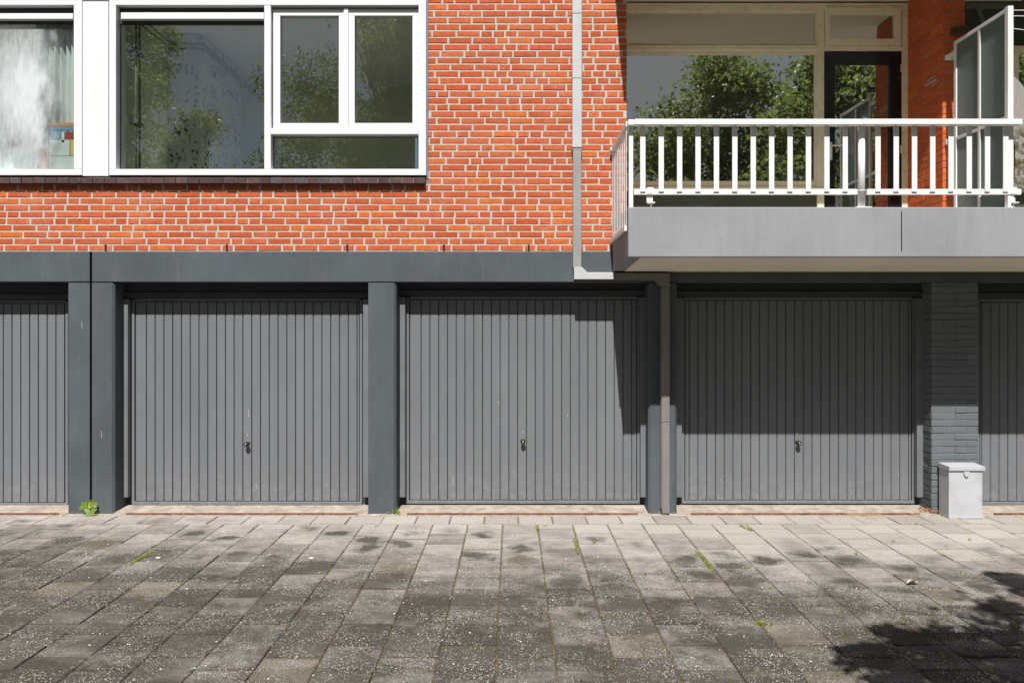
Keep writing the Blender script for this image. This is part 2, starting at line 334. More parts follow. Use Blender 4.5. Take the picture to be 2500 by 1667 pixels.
def paver():
    t = NT('paving_concrete'); P = t.pos(); p = t.sep(P); r = t.rnd()
    tc = t.n('ShaderNodeTexCoord'); q = t.sep(tc.outputs['Object'])
    big = t.noise(1.1, 3); med = t.noise(9, 6, .65); fin = t.noise(70, 5, .65)
    base = t.math('ADD', t.math('MULTIPLY', t.math('ADD', t.math('MULTIPLY', p[1], -1.0), t.math('MULTIPLY', p[0], -.13)), .40), -.18)
    g = t.ramp(base, -.12, .85)
    wob = t.math('ADD', t.math('MULTIPLY', t.math('SUBTRACT', med, .5), .46), t.math('MULTIPLY', t.math('SUBTRACT', t.noise(3.5, 3), .5), .22))
    qx = t.math('ADD', q[0], t.math('MULTIPLY', t.math('SUBTRACT', t.noise(2.1, 2), .5), .34)); qy = t.math('ADD', q[1], t.math('MULTIPLY', t.math('SUBTRACT', t.noise(2.7, 2), .5), .30))
    rr = t.math('SQRT', t.math('ADD', t.math('MULTIPLY', qx, qx), t.math('MULTIPLY', qy, qy)))
    blob = t.ramp(t.math('ADD', rr, wob), .17, .0)
    r2 = t.math('FRACT', t.math('MULTIPLY', r, 7.31))
    blob = t.math('MULTIPLY', t.math('MULTIPLY', blob, t.ramp(base, -.05, .2)), t.ramp(r2, .40, .9, .0, .95))
    d = t.math('ADD', g, t.math('MULTIPLY', t.math('SUBTRACT', big, .5), .55))
    d = t.math('ADD', d, t.math('MULTIPLY', t.math('MULTIPLY', t.math('SUBTRACT', med, .5), 1.1), t.ramp(base, -.15, .2, .25, 1.0)))
    d = t.math('ADD', d, t.math('MULTIPLY', t.math('SUBTRACT', r, .5), .38))
    d = t.math('ADD', d, blob)
    d = t.math('MULTIPLY', t.math('MAXIMUM', d, 0.0), 1.0, clamp=True)
    clean = t.mix(r2, (.385, .35, .32), (.445, .412, .382))
    big2 = t.noise(2.3, 5, .6, stretch=(1, 1.6, 1)); d = t.math('ADD', d, t.math('MULTIPLY', t.math('SUBTRACT', big2, .5), t.ramp(base, 0, .4, .2, 1.3)), clamp=True)
    dark = t.mix(r2, (.052, .043, .035), (.078, .067, .056))
    c = t.mix(d, clean, dark)
    c = t.mix(t.ramp(r2, .94, .95), c, t.mix(d, clean, (.12, .10, .075)))       # a few odd tan slabs
    c = t.mix(t.ramp(fin, .40, .7, 0, .35), c, (.045, .04, .034))
    ed = t.math('MAXIMUM', t.math('ABSOLUTE', q[0]), t.math('ADD', t.math('ABSOLUTE', q[1]), .008))
    ed = t.math('ADD', ed, t.math('MULTIPLY', t.math('SUBTRACT', t.noise(30, 4), .5), .012))
    c = t.mix(t.ramp(ed, .132, .146, 0, .38), c, t.mix(d, (.17, .14, .11), (.035, .03, .022)))
    lich = t.math('MULTIPLY', t.ramp(t.noise(13, 5, .7), .62, .70), t.ramp(base, .05, .4, .05, .4))
    c = t.mix(lich, c, (.24, .225, .18))
    wear = t.ramp(t.noise(3.3, 4), .36, .62, .12, 1.0)
    wear = t.math('MULTIPLY', wear, t.ramp(base, -.05, .5, .10, 1.0))
    h = t.math('MULTIPLY', fin, .5)
    for scl, keep, rad, amt, ca, cb in ((115, .68, .44, .9, (.42, .39, .35), (.70, .68, .64)), (52, .84, .32, .9, (.45, .36, .27), (.68, .65, .60)), (200, .64, .48, .55, (.30, .28, .25), (.52, .50, .46))):
        v = t.n('ShaderNodeTexVoronoi'); v.inputs['Scale'].default_value = scl; t.l(P, v.inputs['Vector'])
        cs = t.sep(v.outputs['Color'])
        k = t.math('MULTIPLY', t.ramp(cs[0], keep-.01, keep+.01), t.ramp(v.outputs['Distance'], rad, rad-.15))
        k = t.math('MULTIPLY', k, wear)
        c = t.mix(t.math('MULTIPLY', k, amt), c, t.mix(cs[1], ca, cb)); h = t.math('ADD', h, t.math('MULTIPLY', k, .4))
    return t.done(t.bsdf(c, .88, t.bump(h, .6, .006), .25))
M['paver'] = paver()
def joint():
    t = NT('joint_sand'); c = t.mix(t.ramp(t.noise(25, 5), .35, .65), (.085, .055, .028), (.21, .15, .085))
    c = t.mix(t.math('MULTIPLY', t.ramp(t.noise(4, 4), .5, .62), t.ramp(t.sep(t.pos())[1], -.5, -1.2)), c, (.095, .095, .022))
    return t.done(t.bsdf(c, .95, t.bump(t.noise(120, 4), .8, .006), .1))
M['joint'] = joint()
M['apron'] = plain('sandy_grout', (.40, .34, .285), .95, .25, 14, .7, 90, .1, 0, ((.24, .17, .11), 20, .7))
M['ground'] = plain('far_ground', (.045, .05, .03), .95, .3, 1.5, .4, 10, .1)

# ------------------------------------------------------------------ ground and pavement
g = MB(); g.add([(-400, -400, -.06), (400, -400, -.06), (400, 400, -.06), (-400, 400, -.06)], [(0, 1, 2, 3)])
tag(g.build('ground', M['ground']), 'flat ground all around the building', None, None, 'structure')
pv = MB().box(-9, 9, -8.6, .42, -.05, -.009).build('pavement', M['joint'])
tag(pv, 'grey square slab pavement in front of the garages', None, None, 'structure')
TS = .2925
def tile_mesh(i):
    rr = random.Random(100+i); h = TS/2; b = .005; z0, z1 = -.03, 0.0
    j = lambda: rr.uniform(-.0022, .0022)
    lo = [(sx*h, sy*h, z0) for sx, sy in ((-1,-1),(1,-1),(1,1),(-1,1))]
    mid = [(sx*h+j(), sy*h+j(), z1-b) for sx, sy in ((-1,-1),(1,-1),(1,1),(-1,1))]
    top = [(sx*(h-b)+j(), sy*(h-b)+j(), z1+rr.uniform(-.0008, .0008)) for sx, sy in ((-1,-1),(1,-1),(1,1),(-1,1))]
    fs = [(0,1,5,4),(1,2,6,5),(2,3,7,6),(3,0,4,7),(4,5,9,8),(5,6,10,9),(6,7,11,10),(7,4,8,11),(8,9,10,11)]
    return MB().add(lo+mid+top, fs)
tmb = [tile_mesh(i) for i in range(8)]
tme = [m.mesh('paving_slab', M['paver']) for m in tmb]
tiles = []                                       # (x, y, length factor)
for k in range(-30, 31): tiles.append((-.244 + .3*k + .15, -.235, 1.0))
for k in range(-30, 31):
    x = -.0795 + .3*k + .15
    if abs(x) > 8.9: continue
    y = -.385; first = (k % 2 == 0)
    if not first:
        tiles.append((x, y-.075, .49)); y -= .15
    while y > -8.2:
        tiles.append((x, y-.15, 1.0)); y -= .3
def seen(x, y):
    d = CAM_D + y
    if d < 3.3: return 0
    px = 1250 + x*FPX/d; py = 798 + CAM_H*FPX/d
    return FPX/d if (-70 < px < 2570 and py < 1720) else 0
ranked = sorted(((seen(x, y)*l, i) for i, (x, y, l) in enumerate(tiles)), reverse=True)
own = {i for s_, i in ranked[:300] if s_ > 0}
rest = MB()
for i, (x, y, l) in enumerate(tiles):
    dz, rx, ry, rz = R.gauss(0, .0016), R.gauss(0, .004), R.gauss(0, .004), R.gauss(0, .0035)
    k = R.randrange(8)
    if i in own:
        o = link('paving_slab', tme[k], pv, (x, y, dz)); o.rotation_euler = (rx, ry, rz + R.randrange(2)*math.pi); o.scale = (1.008, l*.972, 1)
    else:
        rest.add([(p[0]*1.008+x, p[1]*l*.972+y, p[2]+dz) for p in tmb[k].v], tmb[k].f)
rest.build('paving_slab_remainder', M['paver'], pv, kind='stuff')
ap = MB().box(-9, 9, -.088, .05, -.03, -.002)
tag(ap.build('grout_strip', M['apron']), 'sandy grout strip between slabs and garage front', None, None, 'structure')

# ------------------------------------------------------------------ brick kit
def brick_mb(w, h, d, seed, b=.0035):
    rr = random.Random(seed); j = lambda a=.0016: rr.uniform(-a, a)
    cs = ((-1,-1),(1,-1),(1,1),(-1,1))
    back = [(sx*w/2, d, sz*h/2) for sx, sz in cs]
    mid = [(sx*w/2+j(), b*1.1, sz*h/2+j()) for sx, sz in cs]
    fr = [(sx*(w/2-b)+j(), j(.0010), sz*(h/2-b)+j()) for sx, sz in cs]
    fs = [(0,1,5,4),(1,2,6,5),(2,3,7,6),(3,0,4,7),(4,5,9,8),(5,6,10,9),(6,7,11,10),(7,4,8,11),(8,9,10,11)]
    return MB().add(back+mid+fr, fs)
BL, BH, CP, JT = .2035, .0485, .0610, .0165       # stretcher, height, course pitch, joint
ST = [brick_mb(BL, BH, .04, i) for i in range(10)]; HD = [brick_mb(.0955, BH, .04, 50+i) for i in range(8)]
def kit(mat): return [m.mesh('brick', mat) for m in ST], [m.mesh('brick', mat) for m in HD]
KB = kit(M['brick'])
def course(x0, x1, prev, rr):
    out = []; x = x0 - rr.uniform(0, .2); joints = []; run = 0
    while x < x1:
        head = rr.random() < .33 if run < 3 else True
        for att in range(2):
            w = .0955 if head else BL
            e = x + w + JT/2
            if any(abs(e - q) < .03 for q in prev): head = not head
            else: break
        w = .0955 if head else BL
        run = 0 if head else run+1
        a, b = max(x, x0), min(x+w, x1)
        if b-a > .02: out.append((a, b, head))
        joints.append(x+w+JT/2); x += w+JT
    return out, joints
ZB = Z(614)
WX0, WXW, WXR = X(-420), X(1044.5), X(1530)
wall = thing('brick_wall', (0, 0, ZB), 'orange red brick wall around the white windows, above the grey concrete beam', 'wall')
mw = MB().box(WX0, WXR, .0036, .09, ZB, Z(450.5)); mw.box(WXW, WXR, .0036, .09, Z(450.5), 5.6)
mw.build('mortar', M['mortar'], wall)
bricks = []; prev = []; rr = random.Random(3)
for c in range(45):
    z = ZB + .008 + BH/2 + c*CP
    x0 = WX0 if z + BH/2 < Z(450.5) else WXW
    lst, prev = course(x0, WXR, prev, rr)
    for a, b, hd in lst: bricks.append(((a+b)/2, z, b-a, hd))
def area(b):
    px0, px1 = 1250 + (b[0]-b[2]/2)*sc(), 1250 + (b[0]+b[2]/2)*sc(); py = 798-(b[1]-CAM_H)*sc()
    w = max(0, min(px1, 2500) - max(px0, 0)); w -= max(0, min(px1, 1421) - max(px0, 1398)) 
    if px1 > 1497 and py > 500: w -= px1-1497
    return w if py > 3 else -1
order = sorted(range(len(bricks)), key=lambda i: -area(bricks[i])); own = set(order[:300])
rest = MB()
for i, (x, z, w, hd) in enumerate(bricks):
    full = .0955 if hd else BL; k = R.randrange(8); dy = R.uniform(-.0016, .0004)
    if i in own:
        o = link('brick', (KB[1] if hd else KB[0])[k], wall, (x, dy, z)); o.scale = (w/full, 1, 1); o.rotation_euler = (0, R.gauss(0, .0035), R.gauss(0, .0012))
    else:
        src = (HD if hd else ST)[k]; rest.add([(p[0]*w/full+x, p[1]+dy, p[2]+z+R.gauss(0, .0002)) for p in src.v], src.f)
rest.build('brick_remainder', M['brick'], wall, kind='stuff')
wh = MB()
for px in (258, 554, 848, 1084, 1291): wh.pbox(px-2.6, px+2.2, 597, 612, -.0022, .02)
wh.build('weep_hole_shade', M['black'], wall)  # black boxes over the joints stand in for the dark of open holes

# brick sill
sill = thing('brick_sill', (X(500), 0, Z(450)), 'row of dark glazed sill bricks under the white window frames', 'window sill')
x = X(1040.5) - .0012 - 51*.1075
MB().box(X(-420), X(1039), -.045, .05, Z(449), Z(437)).build('mortar', M['mortar_grey'], sill)
sm = []
for i in range(4):
    rr = random.Random(300+i); j = lambda a=.0015: rr.uniform(-a, a); w = .1
    pr = [(-.055+j(), .0), (-.058+j(), .044+j()), (-.052, .05+j()), (.05, .062), (.05, 0)]
    vs = [(-w/2+j(.001), p[0], p[1]) for p in pr] + [(w/2+j(.001), p[0], p[1]) for p in pr]; n = 5
    sm.append(MB().add(vs, [tuple(range(n)), tuple(range(2*n-1, n-1, -1))] + [(q, q+n, (q+1) % n+n, (q+1) % n) for q in range(n)]).mesh('brick', M['sill_brick']))
while x < X(1039) - .05:
    o = link('brick', sm[R.randrange(4)], sill, (x+.052, R.gauss(0, .0015), Z(450))); o.rotation_euler = (0, R.gauss(0, .006), R.gauss(0, .006)); x += .1075

# ------------------------------------------------------------------ concrete beam and pillars
beam = thing('concrete_beam', (X(700), 0, Z(689)), 'long blue grey painted concrete beam running above the garage doors', 'beam')
b1 = MB().box(X(-900), X(219.5), -.006, .16, Z(688), ZB-.002).build('beam_section', M['pillar'], beam, .006)
b2 = MB().box(X(225), X(3000), -.006, .16, Z(688.5), ZB-.002).build('beam_section', M['pillar'], beam, .006)
MB().box(X(219.7), X(224.8), .07, .15, Z(690), ZB-.01).build('joint_filler', M['black'], beam)
def pillar(px0, px1, ch0, ch1, label, name='concrete_pillar'):
    x0, x1 = X(px0), X(px1); c = .022; yb = .30
    t = thing(name, ((x0+x1)/2, 0, 0), label, 'pillar')
    poly = [(x0+(c if ch0 else .003), -.003), (x1-(c if ch1 else .003), -.003), (x1, c-.003 if ch1 else 0), (x1, yb), (x0, yb), (x0, c-.003 if ch0 else 0)]
    MB().prism(poly, -.01, Z(690.5), 'z').build('shaft', M['pillar'], t, .003)
    return t
pillar(167, 219.5, 0, 0, 'narrow blue grey half pillar left of the black expansion gap with green weed')
pillar(224.5, 279, 0, 1, 'narrow blue grey half pillar right of the black expansion gap')
pillar(899, 967, 0, 1, 'single plain blue grey pillar between two sunlit garage doors')
pillar(1583, 1653, 1, 1, 'blue grey pillar behind the lower drainpipe, half in balcony shadow')
MB().box(X(219.7), X(224.3), .10, .3, 0, Z(690)).build('expansion_gap', M['black'])
tag(bpy.data.objects['expansion_gap'], 'black expansion gap filler between the two narrow half pillars', 'joint filler', None, 'thing')
# painted brick pier
pier = thing('brick_pier', (X(2331), 0, 0), 'grey painted brick pier standing behind the light grey metal box', 'pier')
MB().box(X(2275)+.004, X(2388)-.004, .004, .3, -.01, Z(690)).build('mortar', M['pier_paint'], pier)
KP = kit(M['pier_paint']); x0, x1 = X(2275), X(2388); zt = Z(690); c = 0; prev = []
side_me = [MB().add([(p[1], p[0], p[2]) for p in m.v], m.f).mesh('brick', M['pier_paint']) for m in [brick_mb(.29, BH+.006, .03, 90+i) for i in range(3)]]
while (c+1)*CP < zt:
    z = c*CP + BH/2 + .004; splits = [(x0, x0+.214), (x0+.217, x0+.318), (x0+.321, x1)] if c % 2 else [(x0, x0+.105), (x0+.108, x0+.318), (x0+.321, x1)]
    if c % 3 == 2: splits = [(x0, x0+.209), (x0+.212, x1)]
    for a, b in splits:
        o = link('brick', KP[0][R.randrange(10)], pier, ((a+b)/2, R.gauss(-.001, .002), z)); o.scale = ((b-a+.004)/BL, 1, 1.13); o.rotation_euler = (0, R.gauss(0, .008), R.gauss(0, .006))
    o = link('brick', side_me[c % 3], pier, (x0-.001+R.gauss(0, .002), .16, z)); o.rotation_euler = (0, 0, R.gauss(0, .01)); c += 1
MB().box(x0, x1, 0.006, .3, c*CP-.01, zt).build('pier_head', M['pier_paint'], pier)

# ------------------------------------------------------------------ garage doors
YD, YJ = .22, .15
def garage_door(pxl, pxr, first, jl, jr, ytop, label, knob=None, ybot=1230, rustx=None):
    xl, xr = X(pxl, YD), X(pxr, YD); zt, zb = Z(ytop, YD), Z(ybot, YD)
    t = thing('garage_door', ((xl+xr)/2, YD, 0), label, 'garage door', 'grey garage doors')
    f = MB(); e = .012
    for a_, b_ in ((xl-.006, xl+.018), (xr-.018, xr+.006)): MB().box(a_, b_, YD-.006, YD+.012, zb, zt+.02).build('stile', M['door'], t, .002)
    MB().box(xl, xr, YD+.0135, YD+.03, zb, zt+.02).build('groove_shade_sheet', M['black'], t)  # black sheet painted in place of the shade inside the grooves
    MB().box(xl-.004, xr+.004, YD-.010, YD+.011, zb-.006, zb+.024).build('bottom_rail', M['door'], t, .003)
    MB().box(xl+.02, xr-.02, YD-.004, YD+.011, zt+.002, zt+.03).build('top_rail', M['door'], t, .003)
    p = .0826; gx = X(first, YD); edges = [gx]
    while edges[-1]+p < xr-.02: edges.append(edges[-1]+p)
    edges = [xl+.024] + edges + [xr-.022]
    cache = {}
    for a, b in zip(edges, edges[1:]):
        w = round(b-a-.0072, 4)
        if w < .012: continue
        if w not in cache:
            hw = w/2; prof = [(-hw, .013), (-hw, .004), (-hw+.004, .0038), (-hw+.009, 0), (hw-.002, 0), (hw, .002), (hw, .013)]
            cache[w] = MB().prism(prof, 0, zt-zb-.036, 'z').mesh('slat', M['door'])
        o = link('slat', cache[w], t, ((a+b)/2, YD+R.gauss(0, .0004), zb+.030)); o.rotation_euler = (0, 0, R.gauss(0, .006))
    zj = Z(1214, YJ)
    for q in (jl, jr):
        if q: MB().box(X(q[0], YJ), X(q[1], YJ), YJ, YD-.012, zj, zt+.02).build('jamb', M['jamb'], t, .004)
    xa, xb = xl-.13, xr+.13
    MB().box(xa, xb, .165, YD+.03, zt+.032, zt+.085).build('header', M['header'], t, .003)
    MB().box(xa, xb, .185, YD+.03, zt+.088, Z(680)).build('header', M['header'], t, .003)
    MB().box(xa, xl-.008, YD+.015, YD+.05, 0, zt+.03).box(xr+.008, xb, YD+.015, YD+.05, 0, zt+.03).build('side_trim', M['header'], t)
    MB().box(xl, xr, YD+.05, YD+.06, -.01, zb+.02).build('backing', M['black'], t)
    if knob:
        kx, kz = X(knob[0], YD-.05), Z(knob[1], YD-.05); bz = kz + .004
        ks = MB().tube([(kx, YD+.002, bz), (kx, YD-.004, bz), (kx, YD-.0045, bz)], [.022, .020, .010], 14)
        ks.tube([(kx, YD, bz), (kx, YD-.03, bz)], .0105, 12); kb = ks.ball((kx, YD-.046, kz), .0235, 16, 10, (1, .85, 1))
        k = kb.build('knob', M['knob'], t, 0, True)
        MB().box(kx-.0068, kx+.0068, YD-.0685, YD-.06, kz-.007, kz+.007).build('lock_cylinder', M['brass'], k)
        MB().ball((kx, YD-.001, bz+.072), .006, 8, 6, (1, .4, 1.6)).ball((kx, YD-.001, bz+.089), .004, 8, 6, (1, .4, 1.2)).build('rivet', M['steel'], t, 0, True)
    return t
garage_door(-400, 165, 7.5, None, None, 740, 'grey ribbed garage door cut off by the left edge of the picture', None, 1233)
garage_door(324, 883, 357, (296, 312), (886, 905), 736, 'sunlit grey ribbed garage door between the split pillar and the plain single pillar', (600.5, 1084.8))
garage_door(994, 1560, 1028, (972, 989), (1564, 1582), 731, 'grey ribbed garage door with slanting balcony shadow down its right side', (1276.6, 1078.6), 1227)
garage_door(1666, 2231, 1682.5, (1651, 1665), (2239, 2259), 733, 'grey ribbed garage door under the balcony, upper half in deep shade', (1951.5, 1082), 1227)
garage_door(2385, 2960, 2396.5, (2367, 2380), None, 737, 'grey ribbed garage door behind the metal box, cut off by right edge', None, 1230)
M['scratch'] = plain('scratched_paint', (.36, .36, .355), .7, .1)
def scratch(par, px, py, ln, y, w=1.0):
    MB().prism([(X(px, y), Z(py, y)), (X(px+w, y), Z(py, y)), (X(px+w+1, y), Z(py+ln, y)), (X(px+.6, y), Z(py+ln, y))], y-.0012, y, 'y').build('scratch', M['scratch'], par)
gd = [o for o in COL.objects if o.name.startswith('garage_door')]; cp_ = [o for o in COL.objects if o.name.startswith('concrete_pillar')]
for par, px, py, ln, y in ((gd[1], 606, 998, 20, YD), (gd[1], 625, 1180, 10, YD), (gd[2], 1217, 975, 10, YD), (gd[2], 1105, 1162, 22, YD), (gd[2], 1385, 1010, 7, YD), (gd[2], 1252, 1150, 5, YD), (gd[3], 2192, 1150, 9, YD), (gd[3], 1760, 1170, 5, YD), (cp_[0], 199, 785, 16, -.003), (cp_[1], 247, 1052, 17, -.003)): scratch(par, px, py, ln, y)
def sill_(px0, px1, r0, r1, label):
    x0, x1 = X(px0), X(px1)
    t = thing('door_threshold', ((x0+x1)/2, 0, 0), label, 'threshold', 'concrete thresholds')
    MB().prism([(-.03, -.02), (-.028, .003), (.03, .010), (.29, .034), (.30, -.02)], x0, x1, 'x').build('concrete_step', M['concrete'], t)
    MB().box(X(r0, -.05), X(r1, -.05), -.052, -.036, -.01, .014).build('rust_strip', M['rust'], t, .002)
sill_(-300, 166, -280, 141, 'pale concrete threshold with rusty edge under the leftmost cut off garage door')
sill_(280, 898, 308, 872, 'pale concrete threshold with rusty edge right of the green weed')
sill_(968, 1582, 994, 1557, 'pale concrete threshold with rusty edge between plain pillar and drainpipe pillar')
sill_(1654, 2274, 1687, 2247, 'pale concrete threshold with rusty edge between drainpipe pillar and brick pier')
sill_(2389, 3000, 2428, 2900, 'pale concrete threshold with rusty edge right of the metal box')

tag(MB().box(-7, 8, .335, .36, -.02, 2.62).box(-7, 8, .16, .335, 2.12, 2.62).build('garage_light_block', M['black']), None, None, None, 'structure')  # unseen black backing added behind the doors to keep sky light out
# ------------------------------------------------------------------ drainpipe
dp = thing('drainpipe', (X(1410), -.05, 0), 'square aluminium drainpipe stepping sideways under the balcony down to the pavement', 'drainpipe')
yf, yb = -.065, -.008
MB().pbox(1397.5, 1420.5, -40, 361, yf, yb).build('upper_pipe', M['pipe_up'], dp, .004)
MB().pbox(1399, 1419.5, 363, 652, yf, yb).build('middle_pipe', M['pipe'], dp, .004)
poly = [(X(1401, yf), Z(650, yf)), (X(1419, yf), Z(650, yf)), (X(1434, yf), Z(665, yf)), (X(1500, yf), Z(665, yf)), (X(1606, yf), Z(667, yf)), (X(1635, yf), Z(667, yf)),
        (X(1635, yf), Z(700, yf)), (X(1614, yf), Z(700, yf)), (X(1614, yf), Z(699, yf)), (X(1599, yf), Z(684, yf)), (X(1402, yf), Z(682, yf))]
MB().prism(poly[:4] + [(X(1500, yf), Z(682, yf)), poly[10]], yf, yb, 'y').build('upper_elbow', M['pipe_up'], dp, .004)
MB().prism([(X(1501, yf), Z(666, yf))] + poly[4:10] + [(X(1501, yf), Z(684, yf))], yf, yb, 'y').build('lower_elbow', M['pipe_low'], dp, .004)
MB().pbox(1615.5, 1635, 701, 1030, yf, yb).build('lower_pipe', M['pipe_low'], dp, .004)
MB().pbox(1616.5, 1635, 1031, 1253, yf, yb).build('bottom_pipe', M['pipe_low'], dp, .004)
MB().pbox(1613.5, 1615.3, 704, 1240, yf+.02, yb).build('edge_rail', M['pipe_low'], dp)
cl = MB()
for py in (32, 190, 359, 365): cl.pbox(1396.5, 1421.5, py-1, py+1.2, yf-.002, yb)
cl.build('clip', M['pipe'], dp)

# ------------------------------------------------------------------ white windows
YF, YG = -.03, .055
def window_common(t, x0, x1, y0, y1):
    pass
win = thing('casement_window', (X(653), 0, Z(430)), 'large white framed window with two casements and dark tree reflections', 'window')
f = MB()
f.pbox(266, 1040, 1, 13, YF, .10); f.pbox(266, 1040, 413, 428, YF, .10)
f.pbox(266, 283, 13, 413, YF, .10); f.pbox(1022, 1040, 13, 413, YF, .10)
f.build('frame', M['white'], win, .003)
MB().pbox(645, 661, 13.2, 412.8, YF+.003, .10).build('mullion', M['white'], win, .003)
MB().pbox(661.2, 1021.8, 314, 328, YF+.003, .10).build('transom', M['white'], win, .003)
MB().pbox(262, 1042, 428.4, 434, -.012, .08).build('under_sill_strip', M['gasket'], win)
MB().pbox(1040.3, 1045, -20, 436, -.012, .05).build('edge_flashing', M['flashing'], win)
v = MB().pbox(295, 644, 31, 47, .0, .05); v.pbox(295, 644, 47.5, 50, .008, .05); v.build('vent_strip', M['white'], win, .003)
MB().pbox(293, 645, 22, 31, .03, .06).pbox(293, 645, 50.3, 59, .03, .06).build('gasket', M['gasket'], win)
def pane(par, px0, px1, py0, py1, y, m, th=.006):
    return MB().pbox(px0, px1, py0, py1, y, y+th).build('pane', m, par)
def gask(par, px0, px1, py0, py1, y, w=1.6):
    g_ = MB(); g_.pbox(px0, px1, py0, py0+w, y, y+.012); g_.pbox(px0, px1, py1-w, py1, y, y+.012); g_.pbox(px0, px0+w, py0+w, py1-w, y, y+.012); g_.pbox(px1-w, px1, py0+w, py1-w, y, y+.012)
    return g_.build('gasket', M['gasket'], par)
pane(win, 285, 652, 55, 420, YG, M['glass'])
gask(win, 292, 646, 59, 414, YG-.014)
pane(win, 664, 1028, 332, 420, YG, M['glass'])
gask(win, 667.5, 1021, 334.5, 414, YG-.014)
for a, b in ((667, 842), (849, 1022)):
    s_ = MB(); y = .012
    s_.pbox(a, b, 24, 39, y, .09); s_.pbox(a, b, 301, 315, y, .09); s_.pbox(a, a+17, 39, 301, y, .09); s_.pbox(b-15, b, 39, 301, y, .09)
    so = s_.build('sash', M['white'], win, .003)
    pane(so, a+12, b-10, 34, 306, .045, M['glass']); gask(so, a+17, b-15, 39, 301, .032, 1.5)
MB().pbox(839, 850, 20, 313, -.004, .04).build('meeting_stile', M['white'], win, .003)
# infill panel
MB().pbox(201.5, 264.5, 4, 430, -.015, .06).build('infill_panel', M['white_panel'], None, .002)
tag(bpy.data.objects['infill_panel'], 'plain white infill panel between the two white framed windows', 'panel', None, 'thing')
MB().pbox(-420, 1060, -60, .6, -.004, .08).build('window_lintel', M['fascia'])
tag(bpy.data.objects['window_lintel'], 'light grey lintel along the top above the white windows', 'lintel', None, 'thing')
# left window
wl_ = thing('fixed_window', (X(0), 0, Z(430)), 'white framed window with whitewash smeared glass, cut off at left edge', 'window')
f = MB(); f.pbox(-420, 200, 1, 13, YF, .10); f.pbox(-420, 200, 413, 428, YF, .10); f.pbox(180, 200, 13, 413, YF, .10); f.pbox(-420, -400, 13, 413, YF, .10)
f.build('frame', M['white'], wl_, .003)
MB().pbox(-420, 202, 428.4, 434, -.012, .08).build('under_sill_strip', M['gasket'], wl_)
v = MB().pbox(-400, 178, 33, 47, .0, .05); v.pbox(-400, 178, 47.5, 50, .008, .05); v.build('vent_strip', M['white'], wl_, .003)
MB().pbox(-400, 181, 22, 33, .03, .06).pbox(-400, 181, 50.3, 57.5, .03, .06).build('gasket', M['gasket'], wl_)
pane(wl_, -405, 186, 52, 420, YG, M['smear'])

# rooms behind the windows
def room(name, x0, x1, y0, y1, z0, z1, mw_, mc, mf, rear_light_gap=True):
    th = .05
    tag(MB().box(x0-th, x0, y0, y1, z0, z1).box(x1, x1+th, y0, y1, z0, z1).box(x0-th, x1+th-(1.9 if rear_light_gap else 0), y1, y1+th, z0, z1).build(name+'_wall', mw_), None, None, None, 'structure')  # unseen gap added in the back wall to let sky light in
    tag(MB().box(x0-th, x1+th, y0, y1+th, z1, z1+.2).build(name+'_ceiling', mc), None, None, None, 'structure')
    tag(MB().box(x0-th, x1+th, y0, y1+th, z0-.2, z0).build(name+'_floor', mf), None, None, None, 'structure')
room('front_room', -3.62, .6, .105, 2.9, 2.66, 4.78, M['plaster_green'], M['ceil'], M['floorwood'])
room('left_room', -9.0, -3.72, .105, 2.9, 2.66, 4.78, M['plaster'], M['ceil'], M['floorwood'])
cb = MB().box(-3.615, -3.27, 1.08, 2.3, 2.67, 4.775).build('chimney_breast', M['wallpaper'])
tag(cb, 'chimney breast with leafy wallpaper inside the large window', 'chimney breast', None, 'thing')
hp = thing('heating_pipes', (-3.5, .35, 2.67), 'dark heating pipes running up the wall behind the large window', 'pipes')
MB().tube([(-3.56, .27, 2.67), (-3.56, .27, 4.77)], .011, 8).tube([(-3.56, .34, 2.67), (-3.56, .34, 4.77)], .011, 8).build('riser', M['metalpipe'], hp, 0, True)
MB().tube([(-3.56, .34, 4.66), (-3.56, 1.05, 4.66), (-3.24, 1.05, 4.66), (-3.24, 2.8, 4.66)], .011, 8).tube([(-3.56, .34, 4.60), (-3.56, 1.03, 4.60), (-3.22, 1.03, 4.60), (-3.22, 2.8, 4.60)], .011, 8).build('ceiling_pipe', M['metalpipe'], hp, 0, True)
MB().box(-3.60, -3.53, .24, .37, 4.28, 4.30).box(-3.60, -3.53, .24, .37, 3.62, 3.64).build('clamp', M['metalpipe'], hp)
# curtain and coloured panel in the left window
cu = MB(); n = 52; xa, xb = X(84, .16), X(215, .16); vs = []
for i in range(n+1):
    x = xa + (xb-xa)*i/n; y = .18 + .034*math.sin(i*1.15) + .010*math.sin(i*2.7)
    vs += [(x, y, Z(320, .16)), (x, y, Z(20, .16))]
cu.add(vs, [(2*i, 2*i+2, 2*i+3, 2*i+1) for i in range(n)])
o = cu.build('curtain', M['curtain'], None, 0, True); tag(o, 'pale pleated curtain hanging behind the smeared left window', 'curtain', None, 'thing')
sp = thing('coloured_glass_panel', (X(60, .1), .1, Z(413, .1)), 'low panel of small coloured panes standing inside the smeared left window', 'glass panel')
cols = {'orange': (.55, .22, .07), 'blue': (.10, .25, .42), 'red': (.25, .02, .04), 'yellow': (.6, .45, .08), 'pale': (.55, .58, .6)}
for k, c_ in cols.items(): M['cg_'+k] = plain('pane_'+k, c_, .3, .1)
MB().pbox(-300, 190, 300, 308, .1, .125).build('top_bar', M['cg_orange'], sp)
MB().pbox(-300, 190, 309, 318, .1, .12).build('bar', M['cg_blue'], sp)
